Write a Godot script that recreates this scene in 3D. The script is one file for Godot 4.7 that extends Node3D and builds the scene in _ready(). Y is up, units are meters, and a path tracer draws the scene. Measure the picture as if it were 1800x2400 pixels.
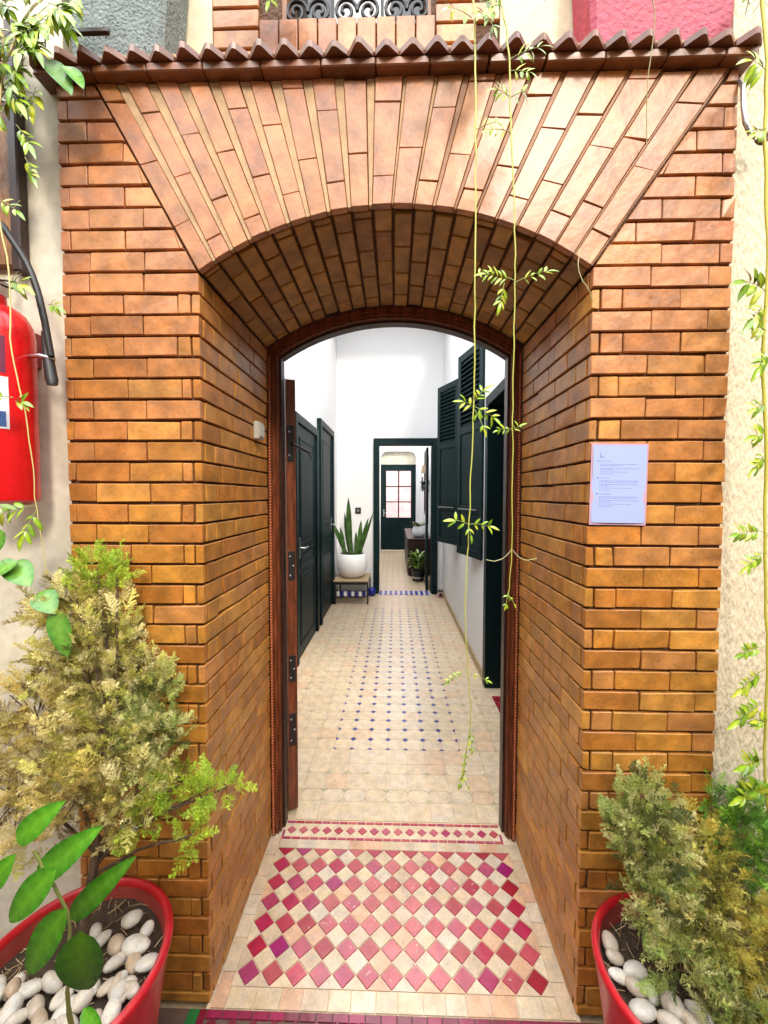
extends Node3D

# ------------------------------------------------------------------ mesh builder
class MB:
	var v := PackedVector3Array()
	var n := PackedVector3Array()
	var c := PackedColorArray()
	var uv := PackedVector2Array()
	var has_uv := false

	func ts(a: Vector3, b: Vector3, d: Vector3, na: Vector3, nb: Vector3, nd: Vector3, col := Color.WHITE, ua := Vector2.ZERO, ub := Vector2.ZERO, ud := Vector2.ZERO) -> void:
		var g := (a - d).cross(a - b)
		if g.dot(na + nb + nd) < 0.0:
			var t := b; b = d; d = t
			t = nb; nb = nd; nd = t
			var u := ub; ub = ud; ud = u
		v.append(a); v.append(b); v.append(d)
		n.append(na); n.append(nb); n.append(nd)
		c.append(col); c.append(col); c.append(col)
		uv.append(ua); uv.append(ub); uv.append(ud)

	func tc(a: Vector3, b: Vector3, d: Vector3, na: Vector3, nb: Vector3, nd: Vector3, ca: Color, cb: Color, cd: Color) -> void:
		if (a - d).cross(a - b).dot(na + nb + nd) < 0.0:
			tc(a, d, b, na, nd, nb, ca, cd, cb)
			return
		v.append(a); v.append(b); v.append(d)
		n.append(na); n.append(nb); n.append(nd)
		c.append(ca); c.append(cb); c.append(cd)
		for k in 3:
			uv.append(Vector2.ZERO)

	func t(a: Vector3, b: Vector3, d: Vector3, out: Vector3, col := Color.WHITE) -> void:
		var g := (a - d).cross(a - b)
		if g.length_squared() < 1e-18:
			return
		g = g.normalized()
		if g.dot(out) < 0.0:
			g = -g
		ts(a, b, d, g, g, g, col)

	func q(a: Vector3, b: Vector3, d: Vector3, e: Vector3, out: Vector3, col := Color.WHITE) -> void:
		t(a, b, d, out, col)
		t(a, d, e, out, col)

	# eight corners, index = i + 2 j + 4 k; every edge chamfered by b
	func hexa(p: Array, b: float, col := Color.WHITE) -> void:
		var mid := Vector3.ZERO
		for k in 8:
			mid += p[k] / 8.0
		var f := []
		for k in 8:
			var ex: Vector3 = (p[k ^ 1] - p[k]).limit_length(b)
			var ey: Vector3 = (p[k ^ 2] - p[k]).limit_length(b)
			var ez: Vector3 = (p[k ^ 4] - p[k]).limit_length(b)
			f.append([p[k] + ey + ez, p[k] + ex + ez, p[k] + ex + ey])
		for ax in 3:
			var u: int = [2, 1, 1][ax]
			var w: int = [4, 4, 2][ax]
			var m: int = [1, 2, 4][ax]
			for s in 2:
				var o: int = m * s
				var cc: Vector3 = (f[o][ax] + f[o | u][ax] + f[o | w][ax] + f[o | u | w][ax]) / 4.0
				q(f[o][ax], f[o | u][ax], f[o | u | w][ax], f[o | w][ax], cc - mid, col)
		if b > 0.0:
			for ax in 3: # chamfer strips along axis ax
				var m: int = [1, 2, 4][ax]
				var a1: int = (ax + 1) % 3
				var a2: int = (ax + 2) % 3
				for k in 8:
					if k & m:
						continue
					var l: int = k | m
					var cc: Vector3 = (f[k][a1] + f[l][a1] + f[k][a2] + f[l][a2]) / 4.0
					q(f[k][a1], f[l][a1], f[l][a2], f[k][a2], cc - mid, col)
			for k in 8:
				t(f[k][0], f[k][1], f[k][2], f[k][0] - mid, col)

	func box(lo: Vector3, hi: Vector3, b := 0.0, col := Color.WHITE, xf := Transform3D.IDENTITY) -> void:
		var p := []
		for k in 8:
			p.append(xf * Vector3(hi.x if k & 1 else lo.x, hi.y if k & 2 else lo.y, hi.z if k & 4 else lo.z))
		hexa(p, b, col)

	func tube(pts: Array, r: Array, sides := 6, col := Color.WHITE, caps := true) -> void:
		var rings := []
		var norms := []
		var side := Vector3.ZERO
		for i in pts.size():
			var d: Vector3 = (pts[mini(i + 1, pts.size() - 1)] - pts[maxi(i - 1, 0)]).normalized()
			if side == Vector3.ZERO:
				side = d.cross(Vector3(0.31, 0.2, 0.93)).normalized()
			side = (side - d * side.dot(d)).normalized()
			var up := d.cross(side)
			var ring := []
			var nr := []
			var rad: float = r[mini(i, r.size() - 1)]
			for s in sides:
				var a := TAU * s / sides
				var nn := side * cos(a) + up * sin(a)
				ring.append(pts[i] + nn * rad)
				nr.append(nn)
			rings.append(ring); norms.append(nr)
		for i in pts.size() - 1:
			for s in sides:
				var s2 := (s + 1) % sides
				ts(rings[i][s], rings[i][s2], rings[i + 1][s2], norms[i][s], norms[i][s2], norms[i + 1][s2], col)
				ts(rings[i][s], rings[i + 1][s2], rings[i + 1][s], norms[i][s], norms[i + 1][s2], norms[i + 1][s], col)
		if caps:
			for e in [0, pts.size() - 1]:
				var o: Vector3 = (pts[e] - pts[1 if e == 0 else e - 1]).normalized()
				for s in sides:
					t(pts[e], rings[e][s], rings[e][(s + 1) % sides], o, col)

	# profile: (radius, height) points from the outside bottom on; smooth unless the corner is sharp
	func lathe(prof: Array, segs: int, at := Vector3.ZERO, col := Color.WHITE, wob := 0.0) -> void:
		for i in prof.size() - 1:
			var a: Vector2 = prof[i]
			var b: Vector2 = prof[i + 1]
			var na := _ln(prof, i, i)
			var nb := _ln(prof, i, i + 1)
			for s in segs:
				var t0 := TAU * s / segs
				var t1 := TAU * (s + 1) / segs
				var d0 := Vector3(cos(t0), 0, sin(t0))
				var d1 := Vector3(cos(t1), 0, sin(t1))
				var w0 := 1.0 + wob * sin(t0 * 3.0 + 0.5)
				var w1 := 1.0 + wob * sin(t1 * 3.0 + 0.5)
				var p00 := at + d0 * a.x * w0 + Vector3.UP * a.y
				var p10 := at + d1 * a.x * w1 + Vector3.UP * a.y
				var p01 := at + d0 * b.x * w0 + Vector3.UP * b.y
				var p11 := at + d1 * b.x * w1 + Vector3.UP * b.y
				var n00 := (d0 * na.x + Vector3.UP * na.y); var n10 := (d1 * na.x + Vector3.UP * na.y)
				var n01 := (d0 * nb.x + Vector3.UP * nb.y); var n11 := (d1 * nb.x + Vector3.UP * nb.y)
				if a.x > 1e-6:
					ts(p00, p10, p11, n00, n10, n11, col)
				if b.x > 1e-6:
					ts(p00, p11, p01, n00, n11, n01, col)

	func _ln(prof: Array, seg: int, at: int) -> Vector2:
		var d: Vector2 = (prof[seg + 1] - prof[seg]).normalized()
		var own := Vector2(d.y, -d.x)
		var other := own
		if at == seg and seg > 0:
			var e: Vector2 = (prof[seg] - prof[seg - 1]).normalized()
			other = Vector2(e.y, -e.x)
		elif at == seg + 1 and seg + 2 < prof.size():
			var e: Vector2 = (prof[seg + 2] - prof[seg + 1]).normalized()
			other = Vector2(e.y, -e.x)
		if own.dot(other) < 0.6:
			return own
		return (own + other).normalized()

	func ball(at: Vector3, r: Vector3, su: int, sv: int, basis := Basis.IDENTITY, col := Color.WHITE, bump := 0.0, seed_ := 0.0) -> void:
		var pt := func(i: int, j: int) -> Array:
			var th := PI * i / sv
			var ph := TAU * (j % su) / su
			var d := Vector3(sin(th) * cos(ph), cos(th), sin(th) * sin(ph))
			var k := 1.0 + bump * (sin(d.x * 3.1 + seed_) + sin(d.y * 2.7 + seed_ * 1.7) + sin(d.z * 3.7 - seed_)) / 3.0
			return [at + basis * (d * r * k), (basis * (d / r)).normalized()]
		for i in sv:
			for j in su:
				var a: Array = pt.call(i, j)
				var b: Array = pt.call(i, j + 1)
				var d: Array = pt.call(i + 1, j + 1)
				var e: Array = pt.call(i + 1, j)
				if i > 0:
					ts(a[0], b[0], d[0], a[1], b[1], d[1], col)
				if i < sv - 1:
					ts(a[0], d[0], e[0], a[1], d[1], e[1], col)

	# polygon in the x-y plane pushed from z0 to z1
	func prism(poly: PackedVector2Array, z0: float, z1: float, col := Color.WHITE, xf := Transform3D.IDENTITY) -> void:
		var idx := Geometry2D.triangulate_polygon(poly)
		for k in range(0, idx.size(), 3):
			for z in [z0, z1]:
				var pp := []
				for m in 3:
					pp.append(xf * Vector3(poly[idx[k + m]].x, poly[idx[k + m]].y, z))
				t(pp[0], pp[1], pp[2], xf.basis * Vector3(0, 0, -1 if z == minf(z0, z1) else 1), col)
		var cw := Geometry2D.is_polygon_clockwise(poly)
		for k in poly.size():
			var a := poly[k]
			var b := poly[(k + 1) % poly.size()]
			var o := Vector2(b.y - a.y, a.x - b.x)
			if cw:
				o = -o
			q(xf * Vector3(a.x, a.y, z0), xf * Vector3(b.x, b.y, z0), xf * Vector3(b.x, b.y, z1), xf * Vector3(a.x, a.y, z1), xf.basis * Vector3(o.x, o.y, 0), col)

	# a leaf: pointed blade, folded a little along the midrib, drooping
	func leaf(base: Vector3, dir: Vector3, up: Vector3, length: float, width: float, droop: float, segs := 4, col := Color.WHITE, fold := 0.25, round_ := 1.0, wav := 0.0) -> void:
		dir = dir.normalized()
		var side := dir.cross(up).normalized()
		up = side.cross(dir).normalized()
		var P := []
		var N := []
		for i in segs + 1:
			var f := float(i) / segs
			var ang := droop * f
			var along := dir * cos(ang * 0.5) - up * sin(ang * 0.5)
			var m := base + along * length * f
			var nn := (up * cos(ang) + dir * sin(ang)).normalized()
			var w := width * 0.5 * pow(sin(PI * pow(f, 0.8 * round_)), 0.75) if i > 0 and i < segs else 0.0
			var lift := nn * (w * fold + wav * width * sin(f * 9.0))
			P.append([m + side * w + lift, m, m - side * w + lift])
			N.append([(nn - side * fold).normalized(), nn, (nn + side * fold).normalized()])
		for i in segs:
			for h in 2:
				var vein := 1.0 if i % 2 == 0 else 0.78
				var edge := Color(col.r * vein * 0.92, col.g * vein * 0.95, col.b * vein)
				var rib := Color(col.r * 1.7 + 0.02, col.g * 1.25 + 0.02, col.b * 1.4)
				var C := [edge, rib, edge]
				tc(P[i][h], P[i][h + 1], P[i + 1][h + 1], N[i][h], N[i][h + 1], N[i + 1][h + 1], C[h], C[h + 1], C[h + 1])
				tc(P[i][h], P[i + 1][h + 1], P[i + 1][h], N[i][h], N[i + 1][h + 1], N[i + 1][h], C[h], C[h + 1], C[h])

	func mesh() -> ArrayMesh:
		var m := ArrayMesh.new()
		var arr := []
		arr.resize(Mesh.ARRAY_MAX)
		arr[Mesh.ARRAY_VERTEX] = v
		arr[Mesh.ARRAY_NORMAL] = n
		arr[Mesh.ARRAY_COLOR] = c
		arr[Mesh.ARRAY_TEX_UV] = uv
		m.add_surface_from_arrays(Mesh.PRIMITIVE_TRIANGLES, arr)
		return m

# ------------------------------------------------------------------ scene tree helpers
var rng := RandomNumberGenerator.new()
var used := {}
var M := {}

func numbered(parent: Node, called: String) -> String:
	var key := str(parent.get_instance_id()) + called
	var k: int = used.get(key, 0)
	used[key] = k + 1
	return called if k == 0 else "%s_%03d" % [called, k]

func tag(o: Node, label: String, category: String, group := "") -> Node:
	o.set_meta("label", label)
	o.set_meta("category", category)
	if group != "":
		o.set_meta("group", group)
	return o

func thing(called: String, label: String, category: String, at := Vector3.ZERO, turn := 0.0, group := "") -> Node3D:
	var o := Node3D.new()
	o.name = numbered(self, called)
	add_child(o, true)
	o.position = at
	o.rotation.y = turn
	tag(o, label, category, group)
	return o

func part(called: String, mb: MB, mat: Material, parent: Node, at := Vector3.ZERO) -> MeshInstance3D:
	var o := MeshInstance3D.new()
	o.mesh = mb.mesh()
	o.material_override = null
	o.mesh.surface_set_material(0, mat)
	o.name = numbered(parent, called)
	parent.add_child(o, true)
	o.position = at
	return o

func structure(called: String, mb: MB, mat: Material) -> MeshInstance3D:
	var o := part(called, mb, mat, self)
	o.set_meta("kind", "structure")
	return o

func stuff(o: Node) -> Node:
	o.set_meta("kind", "stuff")
	return o

func rf(a: float, b: float) -> float:
	return rng.randf_range(a, b)

func rv(s: float) -> Vector3:
	return Vector3(rf(-s, s), rf(-s, s), rf(-s, s))

func slab(called: String, lo: Vector3, hi: Vector3, mat: Material, parent: Node, b := 0.002, col := Color.WHITE) -> MeshInstance3D:
	var mid := (lo + hi) / 2.0
	var mb := MB.new()
	mb.box(lo - mid, hi - mid, b, col)
	return part(called, mb, mat, parent, mid)

# one brick or tile: eight corners in the parent's space
func piece(called: String, p: Array, bevel: float, jit: float, col: Color, mat: Material, parent: Node) -> MeshInstance3D:
	var mid := Vector3.ZERO
	for k in 8:
		mid += p[k] / 8.0
	var r := []
	for k in 8:
		r.append(p[k] - mid + rv(jit))
	if called == "brick" and rng.randf() < 0.22:
		var ck := (rng.randi() % 4) + 4
		r[ck] = r[ck] - Vector3(signf(r[ck].x), signf(r[ck].y), 0.6) * rf(0.001, 0.0045)
	var mb := MB.new()
	mb.hexa(r, bevel, col)
	return part(called, mb, mat, parent, mid)

# ------------------------------------------------------------------ textures and materials
func noise_pic(size: int, freq: float, oct: int, seed_: int, stretch := Vector2.ONE) -> Image:
	var fn := FastNoiseLite.new()
	fn.noise_type = FastNoiseLite.TYPE_SIMPLEX_SMOOTH
	fn.seed = seed_
	fn.frequency = freq
	fn.fractal_octaves = oct
	return fn.get_seamless_image(size, size)

# grey-level mottling: a * broad + b * fine, with dark pits; mean near 'base'
func mottle(size: int, seed_: int, base: float, broad: float, fine: float, pits: float, warm := 0.0, f_broad := 0.008) -> ImageTexture:
	var a := noise_pic(size, f_broad, 4, seed_)
	var b := noise_pic(size, 0.06, 3, seed_ + 7)
	var d := noise_pic(size, 0.035, 2, seed_ + 13)
	var w := noise_pic(size, 0.012, 2, seed_ + 29)
	var da := a.get_data(); var db := b.get_data(); var dd := d.get_data(); var dw := w.get_data()
	var out := PackedByteArray()
	out.resize(size * size * 3)
	for k in size * size:
		var x := base + broad * (da[k] / 255.0 - 0.5) * 2.0 + fine * (db[k] / 255.0 - 0.5) * 2.0
		var pit := dd[k] / 255.0
		if pit < 0.24:
			x -= pits * (0.24 - pit) / 0.24
		var t := warm * (dw[k] / 255.0 - 0.5) * 2.0
		out[k * 3] = int(clampf(x + t * 0.35, 0.0, 1.0) * 255.0)
		out[k * 3 + 1] = int(clampf(x, 0.0, 1.0) * 255.0)
		out[k * 3 + 2] = int(clampf(x - t, 0.0, 1.0) * 255.0)
	return ImageTexture.create_from_image(Image.create_from_data(size, size, false, Image.FORMAT_RGB8, out))

func bumps(size: int, freq: float, oct: int, seed_: int, strength: float) -> ImageTexture:
	var im := noise_pic(size, freq, oct, seed_)
	im.bump_map_to_normal_map(strength)
	return ImageTexture.create_from_image(im)

func mat(lin: Color, rough: float, metal := 0.0, tex: Texture2D = null, scale := 1.0, nrm: Texture2D = null, nscale := 1.0, ndepth := 1.0, vcol := false) -> StandardMaterial3D:
	var m := StandardMaterial3D.new()
	m.albedo_color = lin.linear_to_srgb()
	m.roughness = rough
	m.metallic = metal
	m.vertex_color_use_as_albedo = vcol
	if tex or nrm:
		m.uv1_triplanar = true
		m.uv1_world_triplanar = true
		m.uv1_scale = Vector3.ONE * scale
		m.uv1_triplanar_sharpness = 6.0
	if tex:
		m.albedo_texture = tex
	if nrm:
		m.normal_enabled = true
		m.normal_texture = nrm
		m.normal_scale = ndepth
	return m

func make_materials() -> void:
	var t_brick := mottle(768, 11, 0.87, 0.15, 0.05, 0.16, 0.06)
	var t_soft := mottle(512, 23, 0.92, 0.07, 0.04, 0.05, 0.02)
	var t_tile := mottle(512, 37, 0.91, 0.07, 0.05, 0.08, 0.04, 0.012)
	var t_wood := mottle(512, 41, 0.75, 0.22, 0.14, 0.2, 0.05)
	var n_brick := bumps(512, 0.03, 4, 5, 5.0)
	var n_rough := bumps(512, 0.05, 3, 9, 8.0)
	var n_soft := bumps(512, 0.012, 3, 15, 3.0)
	M.brick = mat(Color(1, 1, 1), 0.43, 0.0, t_brick, 1.6, n_brick, 1.6, 0.16, true)
	M.brick.clearcoat_enabled = true
	M.brick.clearcoat = 0.12
	M.brick.clearcoat_roughness = 0.22
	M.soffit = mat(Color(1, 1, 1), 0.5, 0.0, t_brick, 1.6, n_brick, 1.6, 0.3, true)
	M.mortar = mat(Color(0.115, 0.052, 0.023), 0.9, 0.0, t_brick, 2.0, n_rough, 2.0, 0.8)
	M.lime = mat(Color(0.55, 0.36, 0.20), 0.85, 0.0, t_soft, 3.0, n_soft, 3.0, 0.5)
	M.brown_joint = mat(Color(0.40, 0.20, 0.10), 0.6, 0.0, t_soft, 3.0, n_soft, 3.0, 0.5)
	M.white = mat(Color(0.68, 0.68, 0.685), 0.7, 0.0, null, 1.0, n_soft, 0.7, 0.25)
	M.cream = mat(Color(0.78, 0.68, 0.47), 0.85, 0.0, t_soft, 0.8, n_soft, 0.8, 0.5)
	M.plaster = mat(Color(0.72, 0.66, 0.52), 0.85, 0.0, t_soft, 0.8, n_soft, 0.8, 0.5)
	# vertically dragged plaster
	var dr := noise_pic(512, 0.05, 4, 77)
	var drag := StandardMaterial3D.new()
	drag.albedo_color = Color(0.64, 0.55, 0.39).linear_to_srgb()
	drag.roughness = 0.9
	drag.uv1_triplanar = true
	drag.uv1_world_triplanar = true
	drag.uv1_scale = Vector3(3.5, 0.9, 3.5)
	dr.bump_map_to_normal_map(9.0)
	drag.normal_enabled = true
	drag.normal_texture = ImageTexture.create_from_image(dr)
	drag.normal_scale = 0.3
	M.drag = drag
	M.tile = mat(Color(1, 1, 1), 0.28, 0.0, t_tile, 2.2, n_soft, 2.2, 0.3, true)
	M.grout = mat(Color(0.78, 0.61, 0.41), 0.85, 0.0, t_soft, 2.0, n_rough, 3.0, 0.5)
	var wood := mat(Color(0.27, 0.072, 0.027), 0.28, 0.0, t_wood, 1.0, n_brick, 1.0, 0.25)
	wood.uv1_scale = Vector3(9.0, 0.9, 9.0)
	M.wood = wood
	M.wood_light = mat(Color(0.42, 0.12, 0.045), 0.25)
	M.wood_dark = mat(Color(0.05, 0.016, 0.01), 0.4, 0.0, t_wood, 2.0)
	var planks := mat(Color(0.36, 0.15, 0.05), 0.5, 0.0, t_wood, 1.0, n_brick, 1.0, 0.3)
	planks.uv1_scale = Vector3(7.0, 0.8, 7.0)
	M.planks = planks
	M.green = mat(Color(0.006, 0.020, 0.022), 0.45, 0.0, t_soft, 1.0)
	M.green.metallic_specular = 0.25
	M.black = mat(Color(0.012, 0.012, 0.013), 0.45, 0.0, t_soft, 3.0)
	M.iron = mat(Color(0.03, 0.03, 0.032), 0.4, 0.7, t_soft, 3.0)
	M.steel = mat(Color(0.5, 0.5, 0.52), 0.3, 0.9)
	M.red_pot = mat(Color(0.60, 0.012, 0.020), 0.33, 0.0, t_tile, 1.5, n_soft, 2.0, 0.3)
	M.red_inner = mat(Color(0.45, 0.07, 0.05), 0.6, 0.0, t_tile, 3.0)
	M.red_gloss = mat(Color(0.66, 0.006, 0.010), 0.22, 0.0, t_soft, 2.0)
	M.maroon = mat(Color(0.22, 0.015, 0.015), 0.4, 0.0, t_soft, 2.0)
	M.pot_white = mat(Color(0.84, 0.84, 0.86), 0.35)
	M.grey_pot = mat(Color(0.22, 0.26, 0.25), 0.8, 0.0, mottle(512, 91, 0.85, 0.08, 0.08, 0.85, 0.0), 3.0, n_rough, 3.0, 0.8)
	M.pink_pot = mat(Color(0.42, 0.028, 0.07), 0.6, 0.0, t_tile, 2.0, n_rough, 2.0, 0.3)
	M.soil = mat(Color(0.07, 0.042, 0.022), 0.95, 0.0, t_brick, 5.0, n_rough, 5.0, 1.0)
	M.stone = mat(Color(1, 1, 1), 0.5, 0.0, t_tile, 6.0, n_soft, 6.0, 0.3, true)
	M.bark = mat(Color(0.20, 0.13, 0.07), 0.9, 0.0, t_wood, 6.0, n_rough, 6.0, 0.8)
	M.foliage = mat(Color(1, 1, 1), 0.65, 0.0, null, 1.0, null, 1.0, 1.0, true)
	M.foliage.backlight = Color(0.45, 0.45, 0.2)
	M.leaf = mat(Color(1, 1, 1), 0.27, 0.0, t_tile, 9.0, n_soft, 9.0, 0.5, true)
	M.leaf.backlight = Color(0.25, 0.35, 0.08)
	M.stem = mat(Color(1, 1, 1), 0.5, 0.0, null, 1.0, null, 1.0, 1.0, true)
	M.plastic = mat(Color(0.45, 0.43, 0.38), 0.35)
	M.glass = StandardMaterial3D.new()
	M.glass.albedo_color = Color(0.95, 0.85, 0.87, 0.12)
	M.glass.transparency = BaseMaterial3D.TRANSPARENCY_ALPHA
	M.glass.roughness = 0.05
	M.dark_glass = mat(Color(0.02, 0.022, 0.025), 0.06)
	M.mirror = mat(Color(0.7, 0.7, 0.72), 0.05, 1.0)
	M.court_floor = mat(Color(0.13, 0.075, 0.05), 0.7, 0.0, t_tile, 2.0)
	M.court = mat(Color(0.27, 0.19, 0.12), 0.9, 0.0, t_soft, 0.6)  # low tone for the added courtyard walls, limits bounced light
	M.rose = mat(Color(0.60, 0.38, 0.40), 0.85, 0.0, t_soft, 1.0)
	M.blue = mat(Color(0.012, 0.025, 0.30), 0.25, 0.0, t_tile, 4.0)
	M.ochre = mat(Color(0.5, 0.36, 0.2), 0.6, 0.0, t_tile, 2.0)

# ------------------------------------------------------------------ measures of the doorway
const XL := -0.9425
const XA := -0.5436
const XB := 0.564
const XR := 0.9447
const SPRING := 2.194
const ROW := 0.06
const BL := 0.158
const DEPTH := 0.6145
const TOP := 2.712
const AX := 0.0102
const AR := 0.957
const AY := 1.4146
const FANL := -0.829
const FANR := 0.922
const TH := 0.022

func brick_col(pink := 0.0) -> Color:
	var c: Color = [Color(0.60, 0.256, 0.038), Color(0.55, 0.222, 0.034), Color(0.63, 0.285, 0.050), Color(0.51, 0.192, 0.032), Color(0.58, 0.244, 0.062)][rng.randi() % 5]
	c = c.lerp(Color(0.53, 0.195, 0.098), pink * rf(0.7, 1.15))
	var k := rf(0.84, 1.12)
	return Color(c.r * k, c.g * k, c.b * k)

func fan_edge(y: float, right: bool) -> float:
	var f := clampf((y - SPRING) / (TOP - SPRING), 0.0, 1.0)
	return lerpf(XB, FANR, f) if right else lerpf(XA, FANL, f)

# a run of facing bricks on the plane z = 0 between x0 and x1 in one course
func front_row(parent: Node, cuts: Array, y0: float, y1: float, right: bool) -> void:
	var g := 0.0015
	for i in cuts.size() - 1:
		var a: float = cuts[i] + g
		var b: float = cuts[i + 1] - g
		if b - a < 0.008:
			continue
		var push := rf(-0.0012, 0.0016)
		var p := []
		for k in 8:
			var x := b if k & 1 else a
			var y := y1 - 0.0037 if k & 2 else y0 + 0.0037
			if y0 > SPRING - 0.03:
				var e := fan_edge(y, right)
				x = maxf(x, e + 0.006) if right else minf(x, e - 0.006)
			p.append(Vector3(x, y, push if k & 4 else -TH))
		if absf(p[0].x - p[1].x) < 0.006 and absf(p[2].x - p[3].x) < 0.006:
			continue
		piece("brick", p, 0.0019, 0.0011, brick_col(clampf((y0 - 1.3) * 0.55, 0.0, 0.6)), M.brick, parent)

func reveal_row(parent: Node, x: float, inward: float, cuts: Array, y0: float, y1: float) -> void:
	var g := 0.0026
	for i in cuts.size() - 1:
		var a: float = -cuts[i] - g
		var b: float = -cuts[i + 1] + g
		if a - b < 0.008:
			continue
		var push := rf(-0.001, 0.0013)
		var p := []
		for k in 8:
			p.append(Vector3((x + inward * push) if k & 1 else (x - inward * TH), y1 - 0.0037 if k & 2 else y0 + 0.0037, a if k & 4 else b))
		piece("brick", p, 0.0018, 0.0010, brick_col(0.0), M.brick, parent)

func build_pier(right: bool) -> void:
	var t: Node3D
	if right:
		t = thing("brick_pier", "glazed orange brick pier right of the doorway, carrying the paper notice", "brick pier", Vector3.ZERO, 0.0, "brick piers beside the doorway")
	else:
		t = thing("brick_pier", "glazed orange brick pier left of the doorway, beside the fire extinguisher", "brick pier", Vector3.ZERO, 0.0, "brick piers beside the doorway")
	var core := MB.new()
	if right:
		core.box(Vector3(XB + 0.013, 0.0, -0.70), Vector3(XR - 0.002, TOP + 0.035, -0.0105))
	else:
		core.box(Vector3(XL + 0.002, 0.0, -0.70), Vector3(XA - 0.013, TOP + 0.035, -0.0105))
	part("mortar_core", core, M.mortar, t)
	for r in range(-9, 37):
		var y1 := SPRING - r * ROW
		var y0 := maxf(y1 - ROW, 0.0)
		y1 = minf(y1, TOP)
		if y1 - y0 < 0.012:
			continue
		var even := posmod(r, 2) == 0
		var cuts: Array
		var j := rf(-0.006, 0.006)
		if right:
			if even:
				cuts = [XB, XB + BL + j, XB + 2 * BL + j * 0.5, XR]
			else:
				cuts = [XB + TH + 0.004, XB + 0.083 + j, XB + 0.083 + BL + j, XR]
			if r < 0:
				cuts = [XB, 0.68 + (0.0 if even else 0.07), 0.68 + (0.0 if even else 0.07) + BL, XR]
		else:
			if even:
				cuts = [XL, XA - 2 * BL + j * 0.5, XA - BL + j, XA]
			else:
				cuts = [XL, XL + 0.024 + j * 0.3, XL + 0.024 + BL + j, XL + 0.024 + 2 * BL + j, XA - TH - 0.004]
			if r < 0:
				cuts = [XL, XL + (0.03 if even else 0.085), XL + (0.03 if even else 0.085) + BL, XL + (0.03 if even else 0.085) + 2 * BL, XA]
		front_row(t, cuts, y0, y1, right)
		if r >= 0:
			var rc: Array
			if even:
				rc = [TH + 0.003, 0.096 + j, 0.096 + BL + j, 0.096 + 2 * BL + j, DEPTH]
			else:
				var s := 0.0 if not right else 0.01
				rc = [-0.001, 0.14 + s + j, 0.14 + s + BL + j, 0.14 + s + 2 * BL + j, DEPTH]
			reveal_row(t, XB if right else XA, -1.0 if right else 1.0, rc, y0, y1)

func arc(a: float, r := AR) -> Vector2:
	return Vector2(AX + r * sin(a), AY + r * cos(a))

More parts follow.
